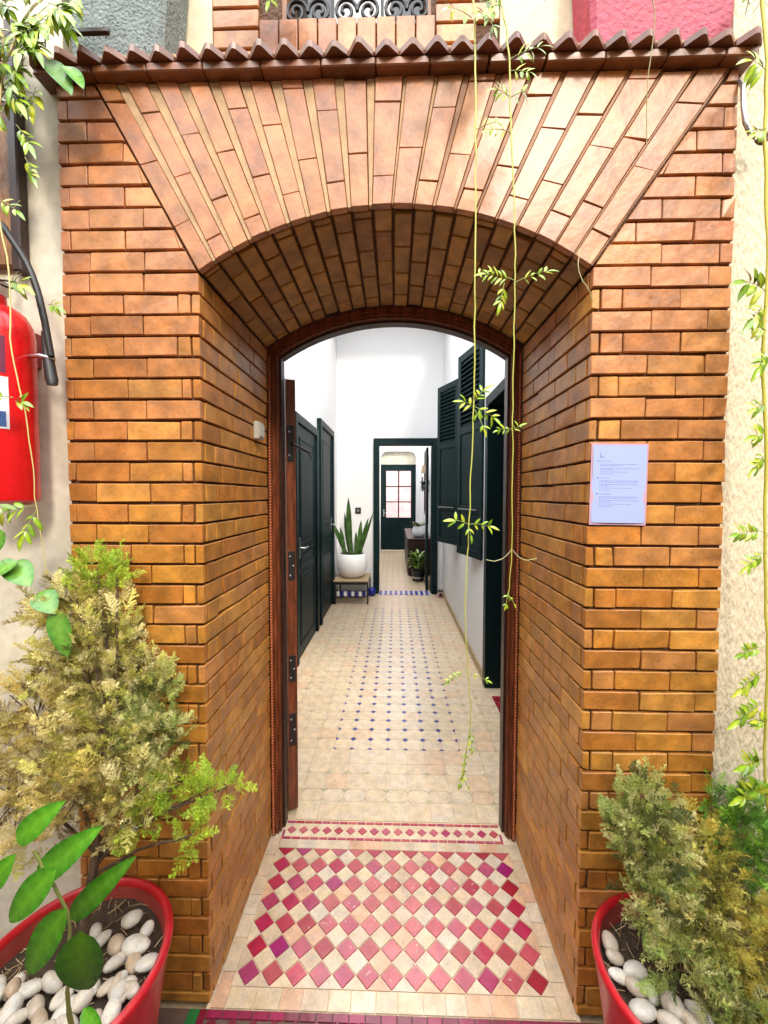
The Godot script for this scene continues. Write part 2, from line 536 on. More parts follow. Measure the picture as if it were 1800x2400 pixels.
func build_arch() -> void:
	var t := thing("brick_arch", "fan of glazed bricks arching over the doorway under the sawtooth cornice", "brick arch")
	var amax := asin(0.5538 / AR)
	# rough core behind the facing, with the vault's hollow
	var poly := PackedVector2Array()
	var steps := 24
	poly.append(Vector2(XA - 0.02, TOP + 0.034))
	poly.append(Vector2(XA - 0.02, SPRING + 0.008))
	for i in steps + 1:
		poly.append(arc(lerpf(-amax, amax, float(i) / steps), AR + 0.012))
	poly.append(Vector2(XB + 0.02, SPRING + 0.008))
	poly.append(Vector2(XB + 0.02, TOP + 0.034))
	var core := MB.new()
	core.prism(poly, -0.699, -0.0145)
	part("mortar_core", core, M.mortar, t)
	var NV := 20
	for i in NV:
		var f0 := float(i) / NV
		var f1 := float(i + 1) / NV
		var fill := clampf(0.66 + 0.40 * maxf(f0 - 0.22, 0.0), 0.62, 0.92) # wide lime joints on one side of the fan, tight ones on the other
		if i == 9 or i == 10:
			fill = 0.9
		var b0 := arc(lerpf(-amax, amax, f0))
		var b1 := arc(lerpf(-amax, amax, f1))
		var t0 := Vector2(lerpf(FANL, FANR, f0), TOP)
		var t1 := Vector2(lerpf(FANL, FANR, f1), TOP)
		var bot_f := lerpf(fill, 0.94, 0.55)
		var top_f := fill
		var bm := b0.lerp(b1, bot_f)
		var tm := t0.lerp(t1, top_f)
		# lime joint, a little behind the brick face
		var lp := []
		for k in 8:
			var bb := bm if not (k & 1) else b1
			var tt := tm if not (k & 1) else t1
			var e := tt if k & 2 else bb
			lp.append(Vector3(e.x, e.y + (0.0 if k & 2 else 0.001), (-0.0035 if f0 < 0.5 else -0.004) if k & 4 else -0.02))
		piece("lime_joint", lp, 0.001, 0.0008, Color.WHITE, M.lime if f0 < 0.52 else M.brown_joint, t)
		var length := b0.distance_to(t0)
		var s := -0.02 - (0.02 if i % 2 == 0 else 0.095) - rf(0.0, 0.03)
		while s < length:
			var e := s + BL * 1.25
			var fa := clampf(s / length, 0.0, 1.0)
			var fb := clampf(e / length, 0.0, 1.0)
			s = e
			if (fb - fa) * length < 0.012:
				continue
			var ga := 0.0 if fa == 0.0 else 0.0009 / length
			var gb := 0.0 if fb == 1.0 else 0.0009 / length
			fa += ga
			fb -= gb
			var push := rf(-0.0008, 0.0025)
			var p := []
			for k in 8:
				var ff := fb if k & 2 else fa
				var lft := b0.lerp(t0, ff)
				var rgt := bm.lerp(tm, ff)
				var w := lft.distance_to(rgt)
				var e2 := rgt.lerp(lft, 0.0012 / w) if k & 1 else lft.lerp(rgt, 0.0012 / w)
				p.append(Vector3(e2.x, e2.y, push if k & 4 else -TH))
			piece("brick", p, 0.0016, 0.0008, brick_col(0.6), M.brick, t)
	# the vault: rows of tiles running into the wall
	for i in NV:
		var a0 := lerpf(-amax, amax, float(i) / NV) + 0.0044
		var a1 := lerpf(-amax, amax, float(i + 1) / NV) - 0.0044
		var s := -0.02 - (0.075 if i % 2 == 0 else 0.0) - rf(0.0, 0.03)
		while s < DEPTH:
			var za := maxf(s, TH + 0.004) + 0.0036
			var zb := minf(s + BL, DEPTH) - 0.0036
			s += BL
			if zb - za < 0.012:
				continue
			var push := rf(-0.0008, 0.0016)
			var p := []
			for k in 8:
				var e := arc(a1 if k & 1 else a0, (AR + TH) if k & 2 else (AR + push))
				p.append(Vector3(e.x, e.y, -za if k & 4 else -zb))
			piece("vault_brick", p, 0.0026, 0.0008, brick_col(0.0) * Color(0.78, 0.88, 0.7), M.soffit, t)  # tint puts the vault's shade into the brick colour

func build_cornice() -> void:
	var t := thing("brick_cornice", "projecting brick cornice with a sawtooth course above the arch", "cornice")
	# flat course
	var x := -0.985
	var k0 := 0
	while x < 0.955:
		var w := minf(BL * rf(0.9, 1.05), 0.972 - x)
		if w < 0.03:
			break
		var p := []
		for k in 8:
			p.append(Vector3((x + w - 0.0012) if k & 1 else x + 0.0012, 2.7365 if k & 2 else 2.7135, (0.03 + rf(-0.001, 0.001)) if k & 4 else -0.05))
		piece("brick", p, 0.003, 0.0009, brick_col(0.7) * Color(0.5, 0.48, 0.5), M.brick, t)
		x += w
		k0 += 1
	# sawtooth course: bricks laid cornerwise
	var n := 29
	for i in n:
		var x0 := -0.99 + i * 0.0678 + rf(-0.002, 0.002)
		var apex := 0.030 + rf(-0.003, 0.003)
		var zf := 0.061 + rf(-0.004, 0.004)
		var mb := MB.new()
		var poly := PackedVector2Array([Vector2(x0, 0.02), Vector2(x0 + 0.0655, 0.02), Vector2(x0 + 0.0655, -0.03), Vector2(x0 + apex + 0.008, -zf + 0.003), Vector2(x0 + apex, -zf), Vector2(x0 + apex - 0.006, -zf + 0.003), Vector2(x0, -0.03)])
		var mid := Vector3(x0 + 0.033, 2.7535, 0.03)
		var xf := Transform3D(Basis(Vector3.RIGHT, PI / 2 + rf(-0.03, 0.03)), Vector3.ZERO)
		for q in poly.size():
			poly[q] = poly[q] - Vector2(x0 + 0.033, -0.03)
			poly[q].y = -poly[q].y
		mb.prism(poly, 0.0, 0.0165, brick_col(0.9) * Color(0.40, 0.37, 0.40), xf)  # colour darkened to stand for the shadow under the teeth
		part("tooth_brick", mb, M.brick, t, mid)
	slab("ledge", Vector3(-1.0, 2.7545, -0.20), Vector3(0.985, 2.766, 0.022), M.lime, t)

# ------------------------------------------------------------------ door frame and leaf
func outline(off: float) -> Array:
	# the opening's outline moved inwards by off, from the left foot over the arch to the right foot
	var out := []
	var r := AR - off
	var hw := 0.5538 - off
	out.append(Vector2(AX - hw, 0.0))
	for i in 9:
		out.append(Vector2(AX - hw, lerpf(0.3, 2.1, i / 8.0)))
	var am := asin(hw / r)
	for i in 25:
		var a := lerpf(-am, am, i / 24.0)
		out.append(Vector2(AX + r * sin(a), AY + r * cos(a)))
	for i in 9:
		out.append(Vector2(AX + hw, lerpf(2.1, 0.3, i / 8.0)))
	out.append(Vector2(AX + hw, 0.0))
	return out

func band(o0: float, o1: float, z0: float, z1: float) -> MB:
	var mb := MB.new()
	var a := outline(o0)
	var b := outline(o1)
	for i in a.size() - 1:
		var p0: Vector2 = a[i]; var p1: Vector2 = a[i + 1]; var q0: Vector2 = b[i]; var q1: Vector2 = b[i + 1]
		var inn := (q0 - p0).normalized()
		mb.q(Vector3(p0.x, p0.y, z1), Vector3(p1.x, p1.y, z1), Vector3(q1.x, q1.y, z1), Vector3(q0.x, q0.y, z1), Vector3.BACK)
		mb.q(Vector3(p0.x, p0.y, z0), Vector3(p1.x, p1.y, z0), Vector3(q1.x, q1.y, z0), Vector3(q0.x, q0.y, z0), Vector3.FORWARD)
		mb.q(Vector3(q0.x, q0.y, z0), Vector3(q1.x, q1.y, z0), Vector3(q1.x, q1.y, z1), Vector3(q0.x, q0.y, z1), Vector3(inn.x, inn.y, 0))
		mb.q(Vector3(p0.x, p0.y, z0), Vector3(p1.x, p1.y, z0), Vector3(p1.x, p1.y, z1), Vector3(p0.x, p0.y, z1), -Vector3(inn.x, inn.y, 0))
	return mb

func build_door() -> void:
	var f := thing("door_frame", "arched red brown wooden door frame with a beaded edge inside the brick passage", "door frame")
	part("outer_moulding", band(0.002, 0.0165, -0.70, -0.6165), M.wood, f)
	part("middle_moulding", band(0.0168, 0.030, -0.70, -0.628), M.wood, f)
	part("inner_moulding", band(0.0302, 0.040, -0.70, -0.640), M.wood, f)
	part("rebate", band(0.0402, 0.050, -0.715, -0.665), M.wood_dark, f)
	var beads := MB.new()
	for side in [-1.0, 1.0]:
		for i in 164:
			var y := 0.01 + i * 0.0132
			beads.ball(Vector3(AX + side * (0.5538 - 0.009), y, -0.6150), Vector3(0.0056, 0.0062, 0.0056), 8, 5)
	stuff(part("bead_strip", beads, M.wood_light, f))

	var l := thing("door_leaf", "heavy red brown wooden door leaf standing open inside the frame, seen edge on", "door", Vector3(-0.497, 0.0, -0.742), 0.0)
	# leaf runs from the hinge into the corridor, turned past a right angle
	var dir := Vector3(-sin(deg_to_rad(24.0)), 0, -cos(deg_to_rad(24.0)))
	var nrm := Vector3(cos(deg_to_rad(24.0)), 0, -sin(deg_to_rad(24.0)))
	var mb := MB.new()
	var prof := [Vector2(0, 0.02), Vector2(0, 2.10), Vector2(0.12, 2.19), Vector2(0.3, 2.27), Vector2(0.5, 2.31), Vector2(0.62, 2.3), Vector2(0.62, 0.02)]
	var pl := PackedVector2Array(prof)
	var xf := Transform3D(Basis(dir, Vector3.UP, dir.cross(Vector3.UP)), Vector3.ZERO)
	mb.prism(pl, 0.0, 0.046, Color.WHITE, xf)
	part("leaf_panel", mb, M.wood, l)
	var ez := Vector3(0, 0, 0.001)
	# plates let into the edge, with screw heads
	var ax := xf.basis.z
	for d in [[1.80, 0.085, M.iron], [1.22, 0.07, M.black], [0.72, 0.065, M.black], [0.42, 0.08, M.black]]:
		var lo := Vector3(-0.004, d[0] - d[1], 0.007)
		var hi := Vector3(0.002, d[0] + d[1], 0.039)
		var pm := MB.new()
		pm.box(lo, hi, 0.001, Color.WHITE, Transform3D(Basis(dir, Vector3.UP, ax), Vector3.ZERO))
		var pn := part("hinge_plate", pm, d[2], l)
		for k in 3:
			var sm := MB.new()
			sm.ball(dir * -0.0045 + Vector3.UP * (d[0] + (k - 1) * d[1] * 0.65) + ax * (0.015 if k % 2 == 0 else 0.03), Vector3(0.005, 0.005, 0.005), 8, 6)
			part("screw_head", sm, M.steel, pn)
	var cl := MB.new()
	cl.tube([Vector3(0.03, 1.80, 0.0), Vector3(0.075, 1.775, -0.16), Vector3(0.05, 1.76, -0.34)], [0.008], 8)
	part("closer_arm", cl, M.iron, l)

# ------------------------------------------------------------------ floors
func tile_col() -> Color:
	var c: Color = [Color(0.70, 0.53, 0.34), Color(0.74, 0.58, 0.39), Color(0.68, 0.50, 0.33), Color(0.72, 0.57, 0.41)][rng.randi() % 4]
	if rng.randf() < 0.15:
		c = Color(0.72, 0.43, 0.26)
	var k := rf(0.92, 1.06)
	return Color(c.r * k, c.g * k, c.b * k)

func flat_tile(called: String, poly: Array, y: float, thick: float, col: Color, m: Material, parent: Node, into: MB = null) -> MeshInstance3D:
	var mid := Vector2.ZERO
	for p in poly:
		mid += p / poly.size()
	var mb := into if into else MB.new()
	var off := Vector3.ZERO if into == null else Vector3(mid.x, y, mid.y)
	var top := []
	var low := []
	var tilt := Vector2(rf(-0.004, 0.004), rf(-0.004, 0.004))
	for p in poly:
		var d: Vector2 = p - mid
		var i: Vector2 = d - d.limit_length(0.0009)
		var h := d.dot(tilt)
		top.append(off + Vector3(i.x, h, i.y))
		low.append(off + Vector3(d.x, -thick, d.y))
	for k in poly.size():
		var k2 := (k + 1) % poly.size()
		mb.t(off, top[k], top[k2], Vector3.UP, col)
		var o: Vector3 = (low[k] + low[k2]) / 2.0 - off
		o.y = 0.0
		mb.q(top[k], top[k2], low[k2], low[k], o, col)
	if into == null:
		return part(called, mb, m, parent, Vector3(mid.x, y, mid.y))
	return null

func rect(x0: float, z0: float, x1: float, z1: float) -> Array:
	return [Vector2(x0, z0), Vector2(x1, z0), Vector2(x1, z1), Vector2(x0, z1)]

func red_col(worn: float) -> Color:
	var c: Color = [Color(0.42, 0.010, 0.045), Color(0.38, 0.010, 0.095), Color(0.34, 0.006, 0.022), Color(0.46, 0.016, 0.07), Color(0.33, 0.006, 0.12)][rng.randi() % 5]
	return c.lerp(Color(0.64, 0.17, 0.17), clampf(worn + rf(-0.4, 0.3), 0.0, 0.95))

func build_floors() -> void:
	var g := MB.new()
	g.box(Vector3(-150, -0.30, -150), Vector3(150, -0.02, 150))
	structure("ground", g, M.ochre)
	# courtyard in front of the step
	var cy := MB.new()
	cy.box(Vector3(-4, -0.019, 0.013), Vector3(4, -0.003, 6.0))
	var court := structure("courtyard_floor", cy, M.court_floor)
	var x := -0.5445
	var k := 0
	while x < 1.05:
		var w := 0.047 + rf(-0.003, 0.003)
		flat_tile("border_tile", rect(x + 0.001, 0.016, x + w - 0.001, 0.036), 0.0015, 0.006, Color(0.17, 0.008, 0.025).lerp(Color(0.30, 0.01, 0.06), rng.randf()), M.tile, court)
		x += w
	for i in 9:
		flat_tile("border_tile", rect(-0.566, 0.016 + i * 0.047, -0.546, 0.061 + i * 0.047), 0.0015, 0.006, Color(0.20, 0.008, 0.03), M.tile, court)
	for i in 2:
		flat_tile("green_tile", rect(-0.600, 0.016 + i * 0.052, -0.568, 0.066 + i * 0.052), 0.0015, 0.006, Color(0.03, 0.20, 0.05), M.tile, court)
	for j in 5:
		for i in 26:
			var cx := -0.52 + i * 0.062
			var cz := 0.062 + j * 0.062
			var h := 0.0295
			flat_tile("red_tile", [Vector2(cx, cz - h), Vector2(cx + h, cz), Vector2(cx, cz + h), Vector2(cx - h, cz)], 0.001, 0.006, Color(0.17, 0.006, 0.02), M.tile, court)
	# the step: floor of the brick passage
	var sb := MB.new()
	sb.box(Vector3(XA - 0.01, -0.018, -0.72), Vector3(XB + 0.01, -0.003, 0.012))
	var st := structure("passage_floor", sb, M.grout)
	var td := 0.0779
	var tx := -0.4562
	var tz := -0.0842
	var h := td / 2.0 - 0.0006
	var hb := td / 2.0 - 0.0035
	for j in 7:
		for i in 13:
			var cx := tx + i * td
			var cz := tz - j * td
			var mid := 1.0 - absf(i - 6.2) / 6.5
			var worn := 0.08 + 0.76 * mid
			if j == 6:
				flat_tile("red_tile", [Vector2(cx - hb, cz), Vector2(cx + hb, cz), Vector2(cx, cz + hb)], 0.001, 0.006, red_col(worn), M.tile, st)
			else:
				flat_tile("red_tile", [Vector2(cx, cz - hb), Vector2(cx + hb, cz), Vector2(cx, cz + hb), Vector2(cx - hb, cz)], 0.001 + rf(0, 0.0008), 0.006, red_col(worn), M.tile, st)
				var tl := st.get_child(st.get_child_count() - 1) as Node3D
				for q in (rng.randi_range(0, 3) if rng.randf() < 0.25 + 0.5 * mid else 0):
					var o := Vector2(rf(-0.5, 0.5), rf(-0.5, 0.5)) * hb * 0.9
					var shape := []
					var n2 := 6
					var ph := rf(0, TAU)
					var el := rf(0.25, 1.0)
					for w in n2:
						var a2 := TAU * w / n2
						shape.append(o + Vector2(cos(a2), sin(a2) * el).rotated(ph) * rf(0.0022, 0.0075))
					flat_tile("worn_patch", shape, 0.0006, 0.0005, Color(0.64, 0.25, 0.22).lerp(Color(0.70, 0.42, 0.35), rng.randf()), M.tile, tl)
	for j in range(-1, 6):
		for i in range(-1, 13):
			var cx := tx + (i + 0.5) * td
			var cz := tz - (j + 0.5) * td
			if j == -1:
				flat_tile("beige_tile", [Vector2(cx, cz - h), Vector2(cx + h, cz), Vector2(cx - h, cz)], 0.001, 0.006, tile_col(), M.tile, st)
			elif i == -1:
				flat_tile("beige_tile", [Vector2(cx, cz - h), Vector2(cx + h, cz), Vector2(cx, cz + h)], 0.001, 0.006, tile_col(), M.tile, st)
			elif i == 12:
				flat_tile("beige_tile", [Vector2(cx, cz - h), Vector2(cx, cz + h), Vector2(cx - h, cz)], 0.001, 0.006, tile_col(), M.tile, st)
			else:
				flat_tile("beige_tile", [Vector2(cx, cz - h), Vector2(cx + h, cz), Vector2(cx, cz + h), Vector2(cx - h, cz)], 0.001 + rf(0, 0.0006), 0.006, tile_col(), M.tile, st)
	# plain border tiles round the field
	var fx0 := tx - td / 2.0 - 0.001
	var fx1 := tx + 12.5 * td + 0.001
	var fz0 := tz - 6.0 * td - 0.001
	var fz1 := tz + td / 2.0 + 0.001
	var z := 0.011
	while z > -0.595:
		var w := 0.09 + rf(-0.02, 0.02)
		flat_tile("beige_tile", rect(XA + 0.002, z - w + 0.001, fx0 - 0.001, z), 0.001, 0.006, tile_col(), M.tile, st)
		flat_tile("beige_tile", rect(fx1 + 0.001, z - w + 0.001, XB - 0.002, z), 0.001, 0.006, tile_col(), M.tile, st)
		z -= w
	x = fx0
	while x < fx1 - 0.005:
		var w := minf(0.075 + rf(-0.02, 0.02), fx1 - x)
		flat_tile("beige_tile", rect(x + 0.001, fz1 + 0.001, x + w - 0.001, 0.011), 0.001, 0.006, tile_col(), M.tile, st)
		flat_tile("beige_tile", rect(x + 0.001, -0.597, x + w - 0.001, fz0 - 0.001), 0.001, 0.006, tile_col(), M.tile, st)
		x += w
	# threshold band: red lines with a row of red diamonds
	var n := 18
	var bw := 0.99 / n
	for i in n:
		var cx := -0.487 + (i + 0.5) * bw
		var hh := 0.0215
		flat_tile("red_tile", [Vector2(cx, -0.653 - hh), Vector2(cx + hh, -0.653), Vector2(cx, -0.653 + hh), Vector2(cx - hh, -0.653)], 0.001, 0.006, red_col(0.55), M.tile, st)
	for i in 24:
		var a := -0.492 + i * 0.0417
		flat_tile("red_tile", rect(a + 0.001, -0.613, a + 0.0405, -0.603), 0.001, 0.006, red_col(0.45), M.tile, st)
		flat_tile("red_tile", rect(a + 0.001, -0.703, a + 0.0405, -0.693), 0.001, 0.006, red_col(0.45), M.tile, st)
	for s in [-0.497, 0.499]:
		for i in 2:
			flat_tile("red_tile", rect(s, -0.651 + i * 0.04, s + 0.009, -0.615 + i * 0.04), 0.001, 0.006, red_col(0.4), M.tile, st)
	# corridor: a grid of octagonal beige tiles with small diamonds between
	var cb := MB.new()
	cb.box(Vector3(-1.05, -0.018, -10.5), Vector3(0.95, -0.003, -0.7215))
	var co := structure("corridor_floor", cb, M.grout)
	var G := 0.1105
	var rows := [-0.712, -0.832, -0.919, -1.042, -1.127, -1.258, -1.364]
	while rows[-1] > -10.3:
		rows.append(rows[-1] - G)
	# how far the corner cuts go on the near and far side of each line of joints
	var cut := 0.0195
	var near_cut := {}
	var far_cut := {}
	for r in rows.size():
		near_cut[r] = cut if r > 5 or r == 2 else 0.0
		far_cut[r] = cut if r >= 5 or r == 1 or r == 3 else 0.0
	var rest := MB.new()
	var count := 0
	for r in rows.size() - 1:
		for i in range(-10, 8):
			var x0 := 0.087 + i * G
			var x1 := minf(x0 + G, 0.768)
			x0 = maxf(x0, -0.899)
			if r * 1.0 > 0 and rows[r] < -5.25:
				x0 = maxf(x0, -0.42)
				x1 = minf(x1, 0.72)
			if x1 - x0 < 0.02:
				continue
			var z0: float = rows[r] - 0.0003
			var z1: float = rows[r + 1] + 0.0003
			x0 += 0.0003
			x1 -= 0.0003
			var a: float = far_cut[r]
			var b: float = near_cut[r + 1]
			var poly := []
			if a > 0.0:
				poly.append_array([Vector2(x0 + a, z0), Vector2(x1 - a, z0), Vector2(x1, z0 - a)])
			else:
				poly.append_array([Vector2(x0, z0), Vector2(x1, z0)])
			if b > 0.0:
				poly.append_array([Vector2(x1, z1 + b), Vector2(x1 - b, z1), Vector2(x0 + b, z1), Vector2(x0, z1 + b)])
			else:
				poly.append_array([Vector2(x1, z1), Vector2(x0, z1)])
			if a > 0.0:
				poly.append(Vector2(x0, z0 - a))
			if count < 296:
				flat_tile("beige_tile", poly, 0.001, 0.005, tile_col().lerp(Color(0.83, 0.65, 0.44), 0.5), M.tile, co)
			else:
				flat_tile("beige_tile", poly, 0.001, 0.005, tile_col().lerp(Color(0.83, 0.65, 0.44), 0.5), M.tile, co, rest)
			count += 1
	stuff(part("far_tiles", rest, M.tile, co))
	var small := MB.new()
	var nb := 0
	var ng := 0
	for r in range(1, rows.size()):
		for i in range(-9, 8):
			var cx := 0.087 + i * G
			if cx > 0.75 or cx < -0.89:
				continue
			var zz: float = rows[r]
			if zz < -5.3 and (cx < -0.41 or cx > 0.71):
				continue
			var a: float = far_cut[r]
			var b: float = near_cut[r]
			if a == 0.0 and b == 0.0:
				continue
			var s := cut - 0.0016
			var poly := [Vector2(cx - s, zz), Vector2(cx + s, zz)]
			if a > 0.0 and b > 0.0:
				poly = [Vector2(cx - s, zz), Vector2(cx, zz - s), Vector2(cx + s, zz), Vector2(cx, zz + s)]
			elif a > 0.0:
				poly.append(Vector2(cx, zz - s))
			else:
				poly.append(Vector2(cx, zz + s))
			var blue := r >= 5 and i >= -4 and i <= 3 and zz > -4.4
			if blue and (i == -4 or i == 3):
				poly = [Vector2(cx, zz - s), Vector2(cx + (s if i == -4 else -s), zz), Vector2(cx, zz + s)] if r > 5 else [Vector2(cx, zz - s), Vector2(cx + (s if i == -4 else -s), zz), Vector2(cx, zz)]
			var col := Color(0.012, 0.02, 0.28).lerp(Color(0.07, 0.06, 0.34), rng.randf()) if blue else Color(0.40, 0.44, 0.25).lerp(Color(0.78, 0.62, 0.42), pow(rng.randf(), 0.45))
			if blue and nb < 290:
				flat_tile("blue_tile", poly, 0.001, 0.005, col, M.tile, co)
				nb += 1
			elif not blue and ng < 180:
				flat_tile("green_tile", poly, 0.001, 0.005, col, M.tile, co)
				ng += 1
			else:
				flat_tile("green_tile", poly, 0.001, 0.005, col, M.tile, co, small)
	stuff(part("far_small_tiles", small, M.tile, co))
	# blue and white strip in the far doorway, red tiles in the side doorway
	for i in 20:
		flat_tile("blue_tile" if i % 2 == 0 else "white_tile", rect(-0.225 + i * 0.0405, -5.395, -0.225 + i * 0.0405 + 0.038, -5.13), 0.0075, 0.006, Color(0.02, 0.025, 0.36) if i % 2 == 0 else Color(0.7, 0.66, 0.66), M.tile, co)
	for i in 10:
		for j in 2:
			flat_tile("red_tile", rect(0.772 + j * 0.06, -1.14 - i * 0.09, 0.830 + j * 0.06, -1.06 - i * 0.09), 0.002, 0.004, Color(0.30, 0.012, 0.03), M.tile, co)

# ------------------------------------------------------------------ house walls
func build_walls() -> void:
	var t := thing("plaster_wall", "smooth cream plaster wall left of the brickwork behind the fire extinguisher", "wall")
	slab("wall_face", Vector3(-3.2, 0, -0.70), Vector3(XL + 0.001, 3.6, -0.028), M.plaster, t)
	t = thing("plaster_wall", "rough cream wall with vertically dragged plaster right of the brickwork", "wall")
	slab("wall_face", Vector3(XR - 0.001, 0, -0.70), Vector3(3.2, 3.6, -0.028), M.drag, t)
	t = thing("added_court_wall", "unseen ochre wall added opposite the brick doorway to cut its light", "wall")  # three unseen walls added to keep low sky light off the facade
	slab("wall_face", Vector3(-3.4, 0, 4.6), Vector3(3.4, 4.6, 4.8), M.court, t)
	t = thing("added_court_wall", "unseen ochre side wall added left of the fire extinguisher to cut light", "wall")
	slab("wall_face", Vector3(-3.4, 0, -0.0275), Vector3(-3.2, 4.4, 4.599), M.court, t)
	t = thing("added_court_wall", "unseen ochre side wall added right of the dragged plaster to cut light", "wall")
	slab("wall_face", Vector3(3.2, 0, -0.0275), Vector3(3.4, 4.4, 4.599), M.court, t)
	t = thing("upper_wall", "cream upper wall with brick surround above the cornice", "wall")
	var mb := MB.new()
	var x0 := -0.40
	var x1 := 0.135
	mb.box(Vector3(XL + 0.002, 2.80, -0.70), Vector3(-0.545, 3.6, -0.12))
	mb.box(Vector3(0.33, 2.80, -0.70), Vector3(XR - 0.002, 3.6, -0.12))
	mb.box(Vector3(-0.545, 3.5, -0.70), Vector3(0.33, 3.6, -0.125))
	part("wall_face", mb, M.cream, t)
	mb = MB.new()
	mb.box(Vector3(-0.545, 2.80, -0.70), Vector3(-0.335, 3.499, -0.128))
	mb.box(Vector3(0.125, 2.80, -0.70), Vector3(0.33, 3.499, -0.128))
	mb.box(Vector3(-0.335, 2.80, -0.70), Vector3(0.125, 2.985, -0.128))
	part("mortar_core", mb, M.mortar, t)
	for r in 11:
		var y := 2.80 + r * 0.06
		for s in [[-0.545, -0.40], [0.135, 0.33]]:
			if y < 2.995 or true:
				var a: float = s[0]
				var b: float = s[1]
				if s[0] > 0.0 and r % 2 == 0:
					b = 0.26
				var p := []
				for k in 8:
					p.append(Vector3(b - 0.002 if k & 1 else a + 0.002, y + 0.056 if k & 2 else y + 0.004, -0.118 if k & 4 else -0.14))
				piece("brick", p, 0.0025, 0.0008, brick_col(0.5), M.brick, t)
	# soldier course under the window
	for i in 9:
		var a := -0.398 + i * 0.0592
		var p := []
		for k in 8:
			p.append(Vector3(a + 0.057 if k & 1 else a + 0.002, 2.996 if k & 2 else 2.84, -0.110 if k & 4 else -0.14))
		piece("soldier_brick", p, 0.0025, 0.0008, brick_col(0.7), M.brick, t)
	# window with a wrought iron scroll grille
	var w := thing("upper_window", "small window with a scrolled wrought iron grille above the cornice", "window")
	slab("pane", Vector3(-0.32, 2.99, -0.30), Vector3(0.11, 3.499, -0.295), M.dark_glass, w)
	slab("window_frame", Vector3(0.112, 2.99, -0.28), Vector3(0.130, 3.499, -0.135), M.planks, w)
	slab("window_frame", Vector3(-0.34, 2.99, -0.28), Vector3(-0.32, 3.499, -0.135), M.planks, w)
	slab("curtain", Vector3(-0.20, 3.0, -0.29), Vector3(0.0, 3.49, -0.28), M.white, w)
	for i in 3:
		var cx := -0.255 + i * 0.152
		for s in [-1.0, 1.0]:
			var g := MB.new()
			var pts := []
			for k in 26:
				var a := k * 0.42
				var rr := 0.036 * (1.0 - k / 32.0)
				pts.append(Vector3(cx + s * (0.036 - rr * cos(a)), 3.045 + rr * sin(a) * 1.1, -0.14))
			g.tube(pts, [0.0055], 6)
			part("scroll", g, M.iron, w)
		slab("grille_bar", Vector3(cx + 0.073, 2.99, -0.146), Vector3(cx + 0.082, 3.49, -0.136), M.iron, w, 0.001)
	slab("grille_bar", Vector3(-0.32, 3.0, -0.146), Vector3(0.112, 3.008, -0.137), M.iron, w, 0.001)

	# corridor
	t = thing("corridor_left_wall", "tall white corridor wall with two dark green doors", "wall")
	slab("wall_face", Vector3(-1.05, 0, -3.1), Vector3(-0.90, 3.2, -0.705), M.white, t)
	slab("wall_face", Vector3(-1.05, 0, -5.25), Vector3(-0.90, 4.4, -3.1005), M.white, t)
	for z in [[-2.42, -0.72], [-3.60, -3.50], [-5.25, -4.66]]:
		slab("skirting", Vector3(-0.90, 0.0, z[0]), Vector3(-0.888, 0.09, z[1]), M.ochre, t)
	t = thing("corridor_right_wall", "white corridor wall on the right with a doorway and shuttered window", "wall")
	slab("wall_face", Vector3(0.77, 0, -3.1), Vector3(0.93, 3.2, -2.165), M.white, t)
	slab("wall_face", Vector3(0.77, 0, -5.25), Vector3(0.93, 4.4, -3.1005), M.white, t)
	slab("wall_face", Vector3(0.77, 0, -0.935), Vector3(0.93, 3.2, -0.705), M.white, t)
	slab("wall_face", Vector3(0.77, 2.34, -2.1645), Vector3(0.93, 3.2, -0.9355), M.white, t)
	slab("skirting", Vector3(0.756, 0.0, -5.25), Vector3(0.77, 0.075, -2.15), M.ochre, t)
	t = thing("corridor_end_wall", "tall white wall closing the corridor, pierced by the far doorway", "wall")
	slab("wall_face", Vector3(-1.05, 0, -5.42), Vector3(-0.25, 4.4, -5.252), M.white, t)
	slab("wall_face", Vector3(0.62, 0, -5.42), Vector3(0.93, 4.4, -5.252), M.white, t)
	slab("wall_face", Vector3(-0.25, 2.37, -5.42), Vector3(0.62, 4.4, -5.252), M.white, t)
	t = thing("added_corridor_roof", "unseen flat white roof added over the far corridor end to even its light", "roof")  # added out of view to even the light on the end wall
	slab("roof_slab", Vector3(-1.05, 4.401, -5.42), Vector3(0.93, 4.55, -4.3), M.white, t)
	t = thing("back_room_walls", "white walls of the second corridor seen through the far doorway", "wall")
	slab("wall_face", Vector3(-0.57, 0, -10.4), Vector3(-0.42, 3.4, -5.42), M.white, t)
	slab("wall_face", Vector3(0.72, 0, -10.4), Vector3(0.87, 3.4, -5.42), M.white, t)
	var pl := PackedVector2Array([Vector2(-0.42, 0), Vector2(-0.42, 3.4), Vector2(0.72, 3.4), Vector2(0.72, 0), Vector2(0.60, 0)])
	for k in 9:
		var a := PI / 2 * k / 8.0
		pl.append(Vector2(0.60 - 0.2 + 0.2 * cos(a), 2.58 + 0.2 * sin(a)))
	for k in 9:
		var a := PI / 2 + PI / 2 * k / 8.0
		pl.append(Vector2(-0.385 + 0.2 + 0.2 * cos(a), 2.58 + 0.2 * sin(a)))
	pl.append(Vector2(-0.385, 0))
	mb = MB.new()
	mb.prism(pl, -10.35, -10.2)
	part("end_arch", mb, M.white, t)
	slab("niche_back", Vector3(-0.42, 2.42, -10.40), Vector3(0.72, 2.9, -10.35), M.plaster, t)
	t = thing("rose_wall", "pale rose wall glimpsed through the panes of the far door", "wall")
	slab("wall_face", Vector3(-2.5, 0, -13.2), Vector3(2.5, 3.0, -13.0), M.rose, t)

